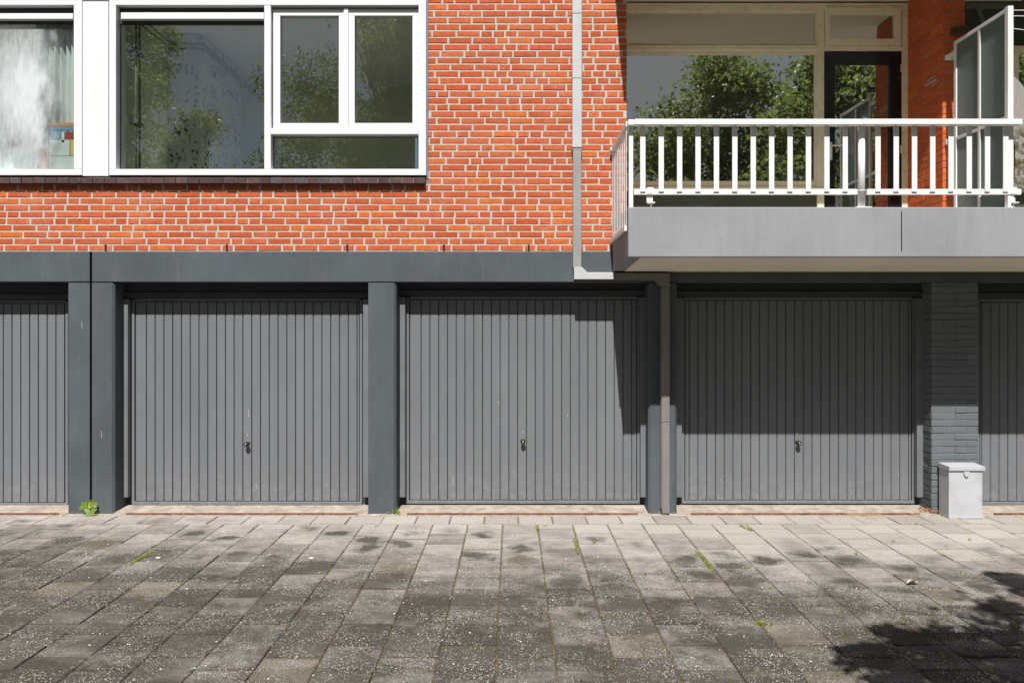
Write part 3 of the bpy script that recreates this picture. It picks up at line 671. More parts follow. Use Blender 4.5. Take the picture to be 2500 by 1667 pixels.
for i, (a, b, c0, c1, k) in enumerate(((158, 180, 322, 340, 'red'), (150, 157, 322, 348, 'pale'), (172, 190, 342, 380, 'yellow'), (120, 170, 342, 380, 'pale'), (120, 148, 320, 340, 'blue'),
        (60, 118, 320, 360, 'pale'), (20, 58, 320, 360, 'red'), (-100, 18, 320, 360, 'pale'), (-100, 90, 362, 412, 'pale'), (92, 118, 362, 412, 'orange'), (120, 190, 382, 412, 'pale'))):
    MB().pbox(a, b, c0, c1, .104, .115).build('pane', M['cg_'+k], sp)

# ------------------------------------------------------------------ balcony
YB = -.96; SX0 = X(1534, YB); SX1 = X(3100, YB); ZT, ZBt = Z(506, YB), Z(627.5, YB); ZW = Z(663)
bal = thing('balcony', (2.5, -.5, ZBt), 'light grey painted concrete balcony slab jutting out above the garage doors', 'balcony')
gx = X(2201, YB)
prof = [(YB, ZT), (-.0065, ZT), (-.0065, ZW), (YB, ZBt)]
xg0, xg1 = gx-.0045, gx+.0045
MB().prism(prof, SX0, SX1, 'x').build('slab', M['fascia'], bal, .006)
MB().box(gx-.004, gx+.004, YB-.0015, YB+.02, Z(613, YB), Z(516, YB)).build('groove', M['black'], bal)
sfp = lambda y, dz: ZBt + (ZW-ZBt)*(y-YB)/(-.0065-YB) - dz
MB().prism([(YB+.012, sfp(YB+.012, .004)), (-.02, sfp(-.02, .004)), (-.02, sfp(-.02, -.01)), (YB+.012, sfp(YB+.012, -.01))], SX0+.10, SX1, 'x').build('soffit', M['soffit'], bal)
MB().box(SX0+.02, SX1, YB+.03, -.008, ZT-.01, ZT+.004).build('bounce_deck', M['bounce_deck'], bal)  # unseen pale sheet added on the slab to bounce light into the loggia
tag(MB().box(X(1531), SX1, .0, .75, 2.35, 2.60).build('loggia_floor', M['soffit']), None, None, None, 'structure')
tag(MB().box(X(1531), SX1, .0, .75, 4.935, 5.25).build('loggia_ceiling', M['soffit']), None, None, None, 'structure')
# the balcony above
ub = thing('upper_balcony', (2.5, -.5, 5.02), 'underside of the pale balcony one floor up along the top edge', 'balcony')
MB().prism([(YB, 5.41), (-.0065, 5.41), (-.0065, 4.965), (YB, 5.02)], SX0, SX1, 'x').build('slab', M['soffit'], ub, .006)

# railing
rl = thing('balcony_railing', (2.5, YB, ZT), 'white steel railing with flat upright bars along the grey balcony', 'railing')
yr0, yr1 = -1.005, -.935
rz1, rz0 = Z(290.5, yr0), Z(304, yr0)
xr0 = X(1550, yr0)
MB().box(xr0, X(2107, yr0), yr0, yr1, rz0, rz1).build('top_rail', M['rail'], rl, .003)
MB().box(X(2107.6, yr0), X(2497, yr0), yr0+.001, yr1, rz0+.001, rz1+.001).build('top_rail', M['rail'], rl, .003)
MB().box(X(1534, yr0), xr0-.001, yr0+.004, yr1, rz0-.004, rz1-.004).build('corner_cap', M['rail'], rl, .004)
yb0 = -.942
for a, b in ((1548, 2094), (2117, 2494)):
    MB().box(X(a, -.932), X(b, -.932), -.932, -.90, Z(475, -.932), Z(461.5, -.932)).build('bottom_rail', M['rail'], rl, .002)
bz0, bz1 = Z(468, yb0), rz0-.0005
bw = 12.5/sc(yb0)
bme = None
xs = [1569.5 + 44.95*i for i in range(12)] + [2143.8 + 44.6*i for i in range(8)]
for px in xs:
    if bme is None:
        bme = MB().box(-bw/2, bw/2, 0, .0095, bz0, bz1).mesh('baluster', M['rail'])
    o = link('baluster', bme, rl, (X(px, yb0), yb0, 0)); o.rotation_euler = (0, 0, R.gauss(0, .01))
for p_ in (2106.5,):
    MB().tube([(X(p_, -.93), -.905, ZT), (X(p_, -.93), -.905, rz0+.002)], .0275, 16).build('post', M['rail'], rl, 0, True)
    MB().tube([(X(p_, -.93), -.905, Z(466, -.93)), (X(p_, -.93), -.905, Z(463.5, -.93))], .030, 16).build('collar', M['rail'], rl)
    MB().box(X(p_-19, -.93), X(p_+19, -.93), -.955, -.86, ZT-.001, ZT+.007).build('base_plate', M['rail'], rl, .002)
def foot(px):
    x = X(px, -.93)
    m = MB().box(x-.025, x+.025, -.936, -.88, Z(475, -.932)+.002, Z(458, -.932))
    m.box(x-.027, x+.022, -.915, -.90, ZT+.045, Z(475, -.932)); m.box(x-.02, x+.036, -.945, -.89, ZT+.036, ZT+.044); m.tube([(x+.008, -.915, ZT-.002), (x+.008, -.915, ZT+.04)], .007, 8)
    m.build('foot_bracket', M['rail'], rl, .002)
foot(1588); foot(2475)
# side railing on the slab end
sx = SX0 - .004
MB().box(sx-.012, sx+.036, yr1+.002, -.012, rz0, rz1).build('side_rail', M['rail'], rl, .003)
MB().box(sx-.024, sx-.002, -.93, -.03, 2.46, 2.50).build('side_bottom_rail', M['rail'], rl, .002)
sme = MB().box(-.002, .002, -.022, .022, 2.455, rz0-.0005).mesh('baluster', M['rail'])
for i in range(9): link('baluster', sme, rl, (sx-.005, -.89 + .102*i, 0))
MB().box(sx+.012, sx+.045, -.945, -.90, ZT-.001, rz0-.001).build('corner_post', M['rail'], rl, .002)
for (px, py) in ((1500, 370), (1508, 571)):
    m = MB().box(X(px-12), X(px+6), -.035, .003, Z(py+9), Z(py-7)); m.box(X(px-6), X(px+8), -.07, -.02, Z(py+6), Z(py-5)); m.ball((X(px-5), -.045, Z(py-1)), .030, 10, 8)
    m.build('wall_bracket', M['rail'], rl, .002)

# ------------------------------------------------------------------ loggia front: windows, door
YL = .63
def lbox(a, b, c0, c1, y=YL, th=.06): return MB().pbox(a, b, c0, c1, y, y+th)
lw = thing('loggia_window', (X(1750, YL), YL, 2.6), 'cream framed loggia window with leafy tree reflections behind the white railing', 'window')
m = lbox(1480, 2222, 8, 28); m.pbox(1480, 1995.5, 110, 123, YL, YL+.06); m.pbox(1995.5, 2012.5, 28.3, 530, YL, YL+.06); m.pbox(1480, 1995.2, 455, 466, YL, YL+.06); m.pbox(2012.8, 2203, 112, 124.5, YL, YL+.06)
m.pbox(2202.5, 2217, 28.3, 530, YL, YL+.06)
m.build('frame', M['cream'], lw, .004)
m = MB()
y = YL+.015
m.pbox(1480, 1995, 28.5, 33, y, y+.04); m.pbox(1480, 1995, 104, 109.5, y, y+.04); m.pbox(1990, 1995.3, 33, 104, y, y+.04)
m.pbox(1480, 1995, 123.5, 134, y, y+.04); m.pbox(1480, 1995, 442, 454.7, y, y+.04); m.pbox(1988, 1995.3, 134, 442, y, y+.04)
m.build('glazing_bead', M['cream'], lw, .003)
pane(lw, 1480, 1993, 30, 107, YL+.03, M['glass_log']); pane(lw, 1480, 1993, 128, 448, YL+.03, M['glass_log'])
MB().pbox(1480, 1995, 466.5, 530, YL+.02, YL+.04).build('lower_panel', plain('green_panel', (.075, .085, .07), .35, .08, 4, .1), lw)
vt = MB(); y = YL-.012
vt.pbox(2014.5, 2201, 19, 36, y, YL+.04); vt.pbox(2014.5, 2201, 95, 110, y, YL+.04); vt.pbox(2014.5, 2026, 36, 95, y, YL+.04); vt.pbox(2184, 2201, 36, 95, y, YL+.04)
vo = vt.build('top_vent', M['cream'], lw, .003)
pane(vo, 2022, 2188, 32, 98, YL+.015, M['glass_log'])
MB().pbox(2035, 2055, 17, 20.5, y-.006, y+.004).build('hinge', M['cream'], vo); MB().pbox(2156, 2176, 17, 20.5, y-.006, y+.004).build('hinge', M['cream'], vo)
ld = thing('glazed_door', (X(2108, YL), YL, 2.6), 'black framed glazed balcony door with white handle right of the loggia window', 'door')
m = MB(); y = YL+.008
m.pbox(2013.5, 2201.5, 125.5, 157, y, YL+.055); m.pbox(2013.5, 2039, 157, 540, y, YL+.055); m.pbox(2172, 2201.5, 157, 540, y, YL+.055)
m.build('frame', M['blackdoor'], ld, .004)
pane(ld, 2034, 2176, 152, 540, YL+.03, M['glass_log'])
h = MB().pbox(2026, 2032, 347, 391, YL-.004, YL+.01); h.tube([(X(2029, YL), YL, Z(358, YL)), (X(2029, YL), YL-.045, Z(358, YL)), (X(2054, YL), YL-.05, Z(357, YL))], .008, 10)
h.build('handle', M['rail'], ld, 0, False)
MB().pbox(2199.5, 2203.5, 158, 176, YL-.01, YL).build('hinge', M['cream'], ld); MB().pbox(2199.5, 2203.5, 355, 374, YL-.01, YL).build('hinge', M['cream'], ld)
# foam between frame and brick
fm = MB(); rr = random.Random(9); n = 90; vs = []; fs = []
for i in range(n+1):
    z = 2.6 + (4.93-2.6)*i/n; x = X(2215.5, YL)+rr.uniform(-.004, .003)
    w = .018 + rr.uniform(0, .016)*(1 if i > n*.45 else .5); d = rr.uniform(.004, .022)
    vs += [(x, YL+.01, z), (x+w*.4, YL-d-.012, z), (x+w, YL-.002, z)]
for i in range(n):
    for k in range(2): fs.append((3*i+k, 3*i+k+1, 3*i+k+4, 3*i+k+3))
fm.add(vs, fs); o = fm.build('foam_seam', M['foam'], lw, 0, True)
# dim rooms
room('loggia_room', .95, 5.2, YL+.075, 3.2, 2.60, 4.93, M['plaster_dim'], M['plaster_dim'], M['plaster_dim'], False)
tag(MB().box(X(1530)-.2, X(1530)-.001, .095, .75, 2.4, 5.0).build('loggia_side_wall', M['brick_shade_lift']), None, None, None, 'structure')
# brick pier with side wall in the loggia
PX0, PX1 = X(2302), X(2356)
lp = thing('loggia_pier', (PX0, 0, 2.6), 'red brick wall end between the two loggias beside the black door', 'wall')
MB().box(PX0+.005, PX1-.002, .005, YL+.12, 2.60, 4.934).build('mortar', M['mortar_grey'], lp)
KS = kit(M['brick_shade_lift']); JS = .0105
side = {}
def sidebrick(l, k):
    if (l, k) not in side:
        side[(l, k)] = MB().add([(p[1], p[0], p[2]) for p in brick_mb(l, BH+.001, .03, 200+k).v], brick_mb(l, BH+.001, .03, 1).f).mesh('brick', M['brick_shade_lift'])
    return side[(l, k)]
c = 0
fr_me = [brick_mb(PX1-PX0, BH+.001, .1, 400+i).mesh('brick', M['brick_shade_lift']) for i in range(4)]
half = [brick_mb(.0985, BH+.001, .1, 420+i).mesh('brick', M['brick_shade_lift']) for i in range(4)]
half2 = [brick_mb(PX1-PX0-.0985-JS, BH+.001, .1, 440+i).mesh('brick', M['brick_shade_lift']) for i in range(4)]
while 2.6 + (c+1)*CP < 4.935:
    z = 2.6 + c*CP + BH/2 + .006
    if c % 2: link('brick', fr_me[R.randrange(4)], lp, ((PX0+PX1)/2, R.gauss(0, .001), z)); y = 0; spans = [(.0, .1)] + [(.11+.22*i, .11+.22*i+.2095) for i in range(3)]
    else:
        link('brick', half[R.randrange(4)], lp, (PX0+.049, R.gauss(0, .001), z)); link('brick', half2[R.randrange(4)], lp, ((PX0+.0985+JS+PX1)/2, R.gauss(0, .001), z))
        spans = [(.22*i, .22*i+.2095) for i in range(3)]
    for i, (a, b) in enumerate(spans):
        a = max(a, .0045); b = min(b, YL+.05)
        if b-a > .03: link('brick', sidebrick(round(b-a, 4), R.randrange(4)), lp, (PX0+R.gauss(-.0005, .0008), (a+b)/2, z))
    c += 1
st = MB().box(X(2322), X(2358), -.05, .02, Z(87), Z(70)); bm_ = [st]
rr = random.Random(4); st.v = [(p[0]+rr.uniform(-.012, .012), p[1]+rr.uniform(-.01, .01), p[2]+rr.uniform(-.012, .012)) for p in st.v]
for i in range(14): st.ball((X(2322+rr.random()*36), -.045+rr.uniform(-.012, .02), Z(86-rr.random()*18)), rr.uniform(.008, .018), 6, 4)
tag(st.build('timber_stub', M['wood_old']), 'dark rotten timber stub sticking out of the loggia pier', 'timber', None, 'thing')
mk = MB()
for (a, b, z0, z1) in ((.10, .30, 3.98, 4.00), (.12, .27, 4.02, 4.03), (.04, .20, 3.955, 3.963)): mk.add([(PX0-.0035, a, z0), (PX0-.0035, b, z0), (PX0-.0035, b, z1), (PX0-.0035, a, z1)], [(0, 1, 2, 3)])
mk.build('paint_mark', M['galv'], lp)
# neighbour loggia, mostly dark
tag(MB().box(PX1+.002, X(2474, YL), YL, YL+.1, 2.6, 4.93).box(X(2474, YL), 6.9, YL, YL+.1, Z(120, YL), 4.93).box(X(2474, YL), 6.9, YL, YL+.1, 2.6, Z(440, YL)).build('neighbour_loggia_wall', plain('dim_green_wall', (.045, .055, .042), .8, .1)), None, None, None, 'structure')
nw = thing('neighbour_window', (X(2560, YL), YL, 3.0), 'cream framed window of the neighbouring loggia at the right edge', 'window')
m = MB().pbox(2474, 2640, 112, 128, YL-.02, YL+.04); m.pbox(2474, 2488, 128.3, 440, YL-.02, YL+.04); m.pbox(2474, 2640, 440.3, 452, YL-.02, YL+.04); m.build('frame', M['cream'], nw, .004)
pane(nw, 2486, 2640, 126, 442, YL+.01, M['glass_log'])
mf = MB()
y = .35
mf.pbox(2358, 2478, 7, 19, y, y+.03)
mf.prism([(X(2382, y), Z(19, y)), (X(2402, y), Z(19, y)), (X(2397, y), Z(32, y)), (X(2412, y), Z(62, y)), (X(2404, y), Z(68, y)), (X(2388, y), Z(34, y))], y, y+.03, 'y')
mf.pbox(2464, 2478, 19.2, 80, y, y+.03)
tag(mf.build('hanging_frame', M['bracketdark']), 'dim grey metal frame high up in the dark neighbouring loggia', 'frame', None, 'thing')

# ------------------------------------------------------------------ privacy screen
SX = X(2463, -.9); ps = thing('privacy_screen', (SX, -.5, ZT), 'white framed patterned glass privacy screen between the two balconies', 'screen')
zt_, zm, zb_ = Z(19, -.9), Z(343, -.17), ZT
MB().box(SX-.022, SX+.022, -.925, -.88, zb_, zt_+.004).build('front_post', M['rail'], ps, .003)
MB().box(SX-.014, SX+.014, -.185, -.15, zb_, zt_-.03).build('back_stile', M['rail'], ps, .002)
MB().box(SX-.013, SX+.013, -.535, -.505, zb_, zt_-.031).build('mullion', M['rail'], ps, .002)
MB().box(SX-.014, SX+.014, -.879, -.15, zt_-.029, zt_).build('top_rail', M['rail'], ps, .002)
MB().box(SX-.012, SX+.012, -.879, -.536, zm, zm+.028).box(SX-.012, SX+.012, -.504, -.186, zm, zm+.028).build('middle_rail', M['rail'], ps, .002)
for a, b in ((-.878, -.536), (-.504, -.186)):
    for c0, c1 in ((zb_+.01, zm-.001), (zm+.029, zt_-.03)):
        MB().box(SX-.003, SX+.003, a, b, c0, c1).build('pane', M['ribbed'], ps)
for pz in (Z(138, -.05), Z(345, -.05)):
    MB().box(SX-.012, SX+.062, -.030, -.003, pz-.022, pz+.022).box(SX-.010, SX-.002, -.17, -.028, pz-.016, pz+.020).ball((SX+.02, -.034, pz), .010, 8, 6).build('wall_bracket', M['rail'], ps, .002)
bd = thing('weathered_board', (X(2490, -.82), -.82, ZT), 'weathered grey board with rounded top and mossy lower part at the right edge', 'board')
yy = -.82
pl = [(2468, 187), (2476, 188), (2486, 196), (2496, 208), (2510, 232), (2530, 268), (2540, 320), (2540, 470), (2476, 470), (2475, 445), (2479, 405), (2478, 360), (2472, 322), (2468, 300)]
MB().prism([(X(a, yy), Z(b, yy)) for a, b in pl], yy, yy+.016, 'y').build('board', M['mossy'], bd)
cs = thing('clothes_line', (X(2485, -.5), -.5, Z(30, -.5)), 'white clothes lines under a brown batten at the top right corner', 'clothes line')
m = MB()
for a, b, q in ((26, 26, -.7), (40, 40, -.55), (70, 82, -.4)): m.tube([(X(2470, q), q, Z(a, q)), (X(2640, q), q, Z(b+ (10 if a == 70 else 0), q))], .0035, 6)
m.build('line', M['rail'], cs)
MB().prism([(X(2468, -.3), Z(38, -.3)), (X(2468, -.3), Z(22, -.3)), (X(2530, -.3), Z(-22, -.3)), (X(2530, -.3), Z(8, -.3))], -.3, -.26, 'y').build('batten', M['brownbeam'], cs)

# ------------------------------------------------------------------ metal box
BY0, BY1 = -.194, -.03; bx0, bx1 = X(2316.7, BY0), X(2399, BY0); bh = Z(1148.5, BY0)
bx = thing('metal_box', ((bx0+bx1)/2, BY0, 0), 'light grey metal meter box with sloping lid standing before the brick pier', 'box')
MB().box(bx0, bx1, BY0, BY1, 0, bh-.002).build('body', M['galv'], bx, .004)
MB().box(bx0-.001, bx1+.001, BY0-.006, BY1, 0.001, .022).build('plinth', M['galv'], bx, .002)
zl = Z(1138, BY0)
MB().prism([(BY0-.014, bh), (BY1-.002, bh), (BY1-.002, zl+.008), (BY0-.014, zl)], bx0-.006, bx1+.016, 'x').build('lid', M['galv'], bx, .003)
lx = X(2358.5, BY0)
MB().prism([(lx-.026, bh-.006), (lx+.026, bh-.006), (lx+.022, bh-.032), (lx+.008, bh-.054), (lx-.008, bh-.054), (lx-.022, bh-.032)], BY0-.014, BY0+.002, 'y').ball((lx+.002, BY0-.015, bh-.045), .006, 8, 6).build('latch', M['galv'], bx, .004)

# ------------------------------------------------------------------ weeds, leaves, litter
def gpt(px, py):
    d = FPX*CAM_H/(py-798); return ((px-1250)*d/FPX, d-CAM_D)
def blades(mb, x, y, n, spread, h, rr, ax=0.0):
    for i in range(n):
        u = rr.gauss(0, spread); bx_ = x + u*math.sin(ax) + rr.gauss(0, .006); by_ = y + u*math.cos(ax) + rr.gauss(0, .006)
        a = rr.uniform(0, 6.28); l = h*rr.uniform(.4, 1.2); w = rr.uniform(.0012, .0028); lean = rr.uniform(.3, 1.3)
        dx, dy = math.cos(a), math.sin(a)
        p0 = (bx_-dy*w, by_+dx*w, -.004); p1 = (bx_+dy*w, by_-dx*w, -.004)
        p2 = (bx_+dx*l*lean*.45+dy*w*.8, by_+dy*l*lean*.45-dx*w*.8, l*.6); p3 = (bx_+dx*l*lean*.45-dy*w*.8, by_+dy*l*lean*.45+dx*w*.8, l*.6)
        p4 = (bx_+dx*l*lean, by_+dy*l*lean, l*.75)
        mb.add([p0, p1, p2, p3, p4], [(0, 1, 2, 3), (3, 2, 4)])
rr = random.Random(21)
big_w = [((311, 1382), (375, 1346), 150, .028, 'long strip of green weeds in a paving joint below the left garage door'),
         ((1310, 1286), (1313, 1303), 55, .03, 'small green weed in the paving joint left of the longest weedy joint'),
         ((1403, 1316), (1412, 1354), 95, .03, 'yellow green weeds along a paving joint before the middle garage door'),
         ((1808, 1284), (1836, 1297), 70, .035, 'dry grass tuft at the head of a paving joint below the shaded door'),
         ((1704, 1350), (1740, 1394), 150, .03, 'mossy weed strip slanting along a paving joint right of centre'),
         ((1845, 1523), (1870, 1526), 60, .025, 'bright weed clump on the dark slabs left of the tree shadow')]
for (a, b, n, h, lab) in big_w:
    mb = MB(); pa, pb = Vector(gpt(*a)), Vector(gpt(*b))
    for i in range(10):
        q = pa.lerp(pb, (i+.5)/10); blades(mb, q.x, q.y, n//10, (pa-pb).length/16+.006, h, rr, math.atan2(pb.x-pa.x, pb.y-pa.y))
    tag(mb.build('weed_tuft', M['weed']), lab, 'weed', 'weeds in the paving joints', 'thing')
mb = MB()
for px, py in ((1576, 1402), (1651, 1418), (1451, 1325), (1881, 1437), (1913, 1459), (1886, 1525), (2003, 1552), (2056, 1552), (2210, 1514), (2056, 1493), (2285, 1482), (2367, 1318), (2310, 1335), (2446, 1335),
               (2470, 1303), (2238, 1280), (2403, 1557), (2474, 1521), (1788, 1342), (1831, 1384), (2090, 1353), (1330, 1285), (920, 1285), (735, 1373), (90, 1302), (1312, 1608), (1420, 1512), (1660, 1376), (2046, 1642),
               (2350, 1400), (2395, 1420), (2180, 1322), (1693, 1445), (2300, 1600), (2420, 1640), (1780, 1660), (1850, 1645)):
    x, y = gpt(px, py); blades(mb, x, y, 18, .016, .018, rr, .3)
for k in range(420):                                   # moss and shoots caught in the joints
    kx = rr.randrange(-14, 15); x = -.0795 + .3*kx + rr.gauss(0, .003); y = rr.uniform(-3.6, -.4)
    if rr.random() > .25 + .12*max(0, x): continue
    blades(mb, x, y, 4, .02, .008, rr, 0)
tag(mb.build('small_weeds', M['weed']), 'tiny moss and weed shoots in the paving joints', None, None, 'stuff')
mb = MB()
for k in range(520):
    x = rr.uniform(-4.3, 4.6); y = rr.choice((-.088, -.06, -.385))+rr.gauss(0, .012); a = rr.uniform(0, 3.14); l = rr.uniform(.01, .04)
    z = rr.uniform(.002, .006); mb.tube([(x, y, z), (x+math.cos(a)*l*.5, y+math.sin(a)*l*.4, z+.006), (x+math.cos(a)*l, y+math.sin(a)*l*.7, z)], .0009, 3, False)
for (px, py, n) in ((2110, 1258, 70), (2245, 1258, 26), (150, 1255, 16), (1316, 1250, 40), (1650, 1256, 20), (2120, 1266, 30), (2238, 1281, 30), (960, 1252, 25)):
    gx_, gy_ = gpt(px, py)
    for k in range(n):
        x = gx_+rr.gauss(0, .09); y = gy_+rr.gauss(0, .015); a = rr.uniform(0, 3.14); l = rr.uniform(.015, .06); z = rr.uniform(.004, .016)
        mb.tube([(x, y, z), (x+math.cos(a)*l*.5, y+math.sin(a)*l*.3, z+.01), (x+math.cos(a)*l, y+math.sin(a)*l*.6, z-.004)], .0010, 3, False)
tag(mb.build('straw_litter', M['straw']), 'dry straw and plant bits along the threshold line', None, None, 'stuff')
mb = MB()
for k in range(330):
    y = -rr.uniform(.45, 3.9); x = rr.uniform(-3.6, 3.6); s_ = rr.uniform(.002, .006)
    mb.ball((x, y, .001+s_*.3), s_, 5, 3, (1.2, 1, .6))
tag(mb.build('grit', M['stone_white']), 'pale grit and petals scattered over the slabs', None, None, 'stuff')
x, y = gpt(2228, 1427)
vs = []; fs = []
for i in range(7):
    for j in range(3):
        u = i/6-.5; v = j/2-.5; vs.append((x+u*.085, y+v*.05*(1-abs(u)*1.4)+u*.03, .010+.02*abs(v)*2*(1-abs(u))+.01*math.sin(i)))
for i in range(6):
    for j in range(2): fs.append((3*i+j, 3*i+j+1, 3*i+j+4, 3*i+j+3))
tag(MB().add(vs, fs).build('dry_leaf', M['dryleaf'], None, 0, True), 'curled pale dry leaf lying on the slabs above the tree shadow', 'leaf', None, 'thing')
for (px, py, lab) in ((386, 1363, 'small white stone beside the green weed strip at left'), (760, 1364, 'small white stone on a slab below the plain single pillar')):
    x, y = gpt(px, py); MB().ball((x, y, .006), .016, 8, 6, (1.3, .8, .45)).build('white_stone', M['stone_white'], None, 0, True)
    tag([o for o in COL.objects if o.name.startswith('white_stone')][-1], lab, 'stone', 'small white stones', 'thing')
# vine seedling in the expansion gap
vn = thing('leafy_weed', (X(212, -.04), -.04, 0), 'bright green vine seedling at the foot of the black expansion gap', 'plant')
MB().tube([(X(220), -.005, 0), (X(216, -.03), -.03, .06), (X(206, -.05), -.05, .13)], .003, 6).tube([(X(218), -.01, .02), (X(222, -.03), -.03, .09), (X(224, -.04), -.04, .14)], .003, 6).build('stem', M['vine'], vn)
def lobed(c, r, nrm, up, m):
    nrm = Vector(nrm).normalized(); up = (Vector(up)-nrm*Vector(up).dot(nrm)).normalized(); ri = up.cross(nrm); c = Vector(c)
    vs = [tuple(c - nrm*r*.12)]; k = 20
    for i in range(k):
        a = 2*math.pi*i/k; q = r*(.62+.38*abs(math.cos(a*2.5)))*(1+.12*math.cos(i*3.1))*(1 if i else .25)
        p = c + up*(-math.cos(a))*q + ri*math.sin(a)*q; vs.append(tuple(p + nrm*(.06*r*math.cos(5*a))))
    MB().add(vs, [(0, i+1, (i+1) % k+1) for i in range(k)]).build('leaf', m, vn)
for px, py, yy, r, m, nr, up in ((204, 1235, -.07, .048, 'vine', (-.3, -1, .5), (-.2, 0, 1)), (220, 1248, -.10, .055, 'vine', (.15, -1, .7), (0, 0, -1)), (215, 1236, -.06, .042, 'vine_y', (.0, -1, .9), (.6, 0, .6)),
                             (228, 1232, -.05, .036, 'vine', (.5, -1, .5), (.5, 0, 1)), (208, 1243, -.05, .032, 'vine', (-.4, -.9, .3), (-.3, 0, -1)), (222, 1226, -.03, .026, 'vine', (.1, -1, .3), (0, 0, 1))):
    lobed((X(px, yy), yy, Z(py, yy)), r, nr, up, M[m])
mb = MB(); blades(mb, X(969), -.03, 26, .012, .085, rr, 1.5)
tag(mb.build('grass_tuft', leafmat('grass_green', (.10, .22, .02), (.2, .32, .04))), 'thin green grass tuft at the right foot of the plain single pillar', 'grass tuft', None, 'thing')
mb = MB()
for k in range(60):
    x = X(2263, .05)+rr.gauss(0, .035); y = .02+rr.gauss(0, .05); s_ = rr.uniform(.006, .016); a = rr.uniform(0, 3)
    mb.add([(x-s_, y, .02+rr.random()*.02), (x, y-s_*.6, .03), (x+s_, y+s_*.3, .022+rr.random()*.03), (x, y+s_*.6, .03)], [(0, 1, 2, 3)])
tag(mb.build('leaf_litter', plain('brown_leaves', (.25, .11, .05), .9, .4, 60, .1)), 'brown leaf crumbs heaped left of the painted brick pier', None, None, 'stuff')

# ------------------------------------------------------------------ trees behind the camera (reflected in the panes, casting the corner shadow)
def leaves_mesh(name, blobs, per, size, seed, mat):
    rg = np.random.default_rng(seed); V = []; n_tot = 0
    for (c, r, n) in blobs:
        d = rg.normal(size=(n, 3)); d /= np.linalg.norm(d, axis=1)[:, None]; rad = rg.uniform(.25, 1, n)**.5
        P = np.array(c) + d*rad[:, None]*np.array(r); P = np.repeat(P, per, 0) + rg.normal(size=(n*per, 3))*min(size*1.5, r[0]*.6)
        m = len(P); a = rg.normal(size=(m, 3)); a[:, 2] *= .6; a /= np.linalg.norm(a, axis=1)[:, None]
        b = np.cross(a, rg.normal(size=(m, 3))); b /= np.linalg.norm(b, axis=1)[:, None]
        s = size*rg.uniform(.6, 1.25, m)[:, None]
        nn = np.cross(a, b)
        V.append(np.stack([P-a*s*.6, P-a*s*.05+b*s*.5+nn*s*.12, P+a*s*.15+b*s*.22, P+a*s*.75, P+a*s*.15-b*s*.22, P-a*s*.05-b*s*.5+nn*s*.12], 1).reshape(-1, 3)); n_tot += m
    V = np.concatenate(V); F = [(6*i, 6*i+1, 6*i+2, 6*i+3, 6*i+4, 6*i+5) for i in range(n_tot)]
    me = bpy.data.meshes.new(name); me.from_pydata(V.tolist(), [], F); me.materials.append(mat); return me
def tree(x, y, h, rx, rz, label, mat, seed, nb=26, per=9, n=38, size=.13, extra=()):
    t = thing('tree', (x, y, 0), label, 'tree', 'trees behind the camera'); rr = random.Random(seed)
    zc = h - rz; blobs = []
    tk = MB().tube([(x, y, -.1), (x+.08, y, h*.25), (x-.05, y+.1, h*.5), (x, y, h*.85)], [.2, .15, .08, .02], 9)
    for i in range(nb):
        a = rr.uniform(0, 6.28); u = rr.uniform(-1, 1); q = math.sqrt(max(0, 1-u*u))*rr.uniform(.12, 1)
        c = (x+rx*q*math.cos(a), y+rx*q*math.sin(a), zc+rz*u*.92); r = rr.uniform(.55, 1.05)*rx*.33
        blobs.append((c, (r, r, r*.75), n)); tk.tube([(x, y, zc-rz*.55+rr.random()*rz*.7), (c[0]*.6+x*.4, c[1]*.6+y*.4, c[2]-.35), c], [.03, .016, .006], 5)
    hub = (3.3, -6.2, 3.4)
    if extra: tk.tube([(x, y, zc-1.2), ((x+hub[0])/2, (y+hub[1])/2, 3.35), hub], [.07, .045, .02], 6)
    for c, r, m_ in extra:
        blobs.append((c, (r, r, r*.7), m_)); tk.tube([hub, ((hub[0]+c[0])/2, (hub[1]+c[1])/2+.1, (hub[2]+c[2])/2+.05), c], [.009, .006, .003], 4)
    tk.build('trunk', M['bark'], t, 0, True)
    o = link('crown', leaves_mesh('crown', blobs, per, size, seed, mat), t, (0, 0, 0))
def shadow_pt(px, py, h):
    x, y = gpt(px, py); return (x + SUN.x/SUN.z*h, y + SUN.y/SUN.z*h, h)
ex = []
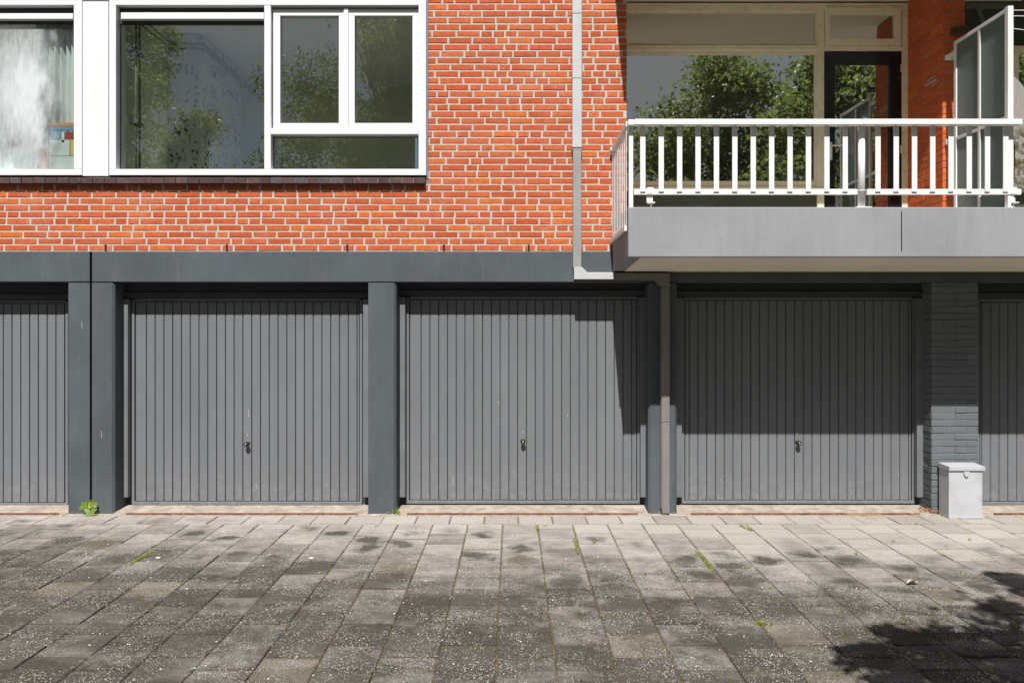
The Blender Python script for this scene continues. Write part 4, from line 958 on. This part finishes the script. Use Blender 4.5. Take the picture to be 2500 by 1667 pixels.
for px, py, h, r, m_ in ((2075, 1600, 3.3, .06, 3), (2110, 1612, 3.3, .07, 4), (2150, 1535, 3.6, .045, 3), (2185, 1542, 3.6, .06, 4), (2225, 1553, 3.6, .075, 5), (2275, 1562, 3.5, .10, 7), (2330, 1572, 3.5, .11, 8), (2390, 1590, 3.4, .17, 12),
        (2165, 1625, 3.2, .10, 7), (2230, 1610, 3.3, .12, 9), (2150, 1585, 3.4, .06, 4), (2300, 1630, 3.2, .20, 16), (2400, 1640, 3.2, .24, 20), (2500, 1625, 3.3, .26, 22), (2360, 1690, 3.1, .3, 18), (2220, 1690, 3.1, .15, 8),
        (2450, 1405, 4.1, .035, 4), (2485, 1418, 4.1, .08, 9), (2510, 1440, 4.1, .11, 10), (2440, 1483, 4.0, .06, 4), (2470, 1490, 3.9, .12, 9), (2520, 1510, 3.9, .24, 16), (2480, 1545, 3.7, .05, 3), (2570, 1600, 3.5, .4, 20)):
    ex.append((shadow_pt(px, py, h), r, m_))
tree(7.7, -11.3, 8.7, 2.8, 3.0, 'broad maple tree reflected in the loggia windows', M['leaf_a'], 5, 34, 9, 40, .14)
tree(5.5, -7.3, 5.0, 1.1, 1.2, 'small leafy tree near the camera casting the corner shadow', M['leaf_a'], 25, 16, 6, 26, .10, ex)
tree(12.6, -13, 9.5, 3.0, 3.6, 'bushy tree reflected at the right end of the loggia windows', M['leaf_a'], 6, 26, 8, 34, .16)
tree(-3.6, -16, 13.6, 3.5, 5.8, 'tall tree reflected in the white casements', M['leaf_b'], 7, 62, 10, 66, .10)
tree(-11.9, -15.5, 14.2, 2.1, 5.4, 'tall tree reflected in the left part of the large white window', M['leaf_b'], 8, 56, 10, 66, .10)
tree(-8.1, -12.6, 7.6, .95, 1.5, 'slender tree reflected before the leafy wallpaper of the large window', M['leaf_b'], 18, 16, 8, 30, .11)
tree(5.75, -13.8, 9.3, 2.75, 3.7, 'rounded tree reflected behind the white railing', M['leaf_a'], 15, 66, 9, 56, .11)
tree(-3.7, -20.5, 15.5, 3.6, 6.2, 'tall leafy tree farther behind the camera', M['leaf_b'], 9, 56, 9, 56, .12)
tree(-22, -18, 12, 4, 5, 'tall tree reflected in the smeared left window', M['leaf_b'], 10, 30, 8, 34, .18)
tree(17, -18, 11, 4, 4.5, 'tall tree far to the right behind the camera', M['leaf_a'], 11, 30, 8, 34, .18)
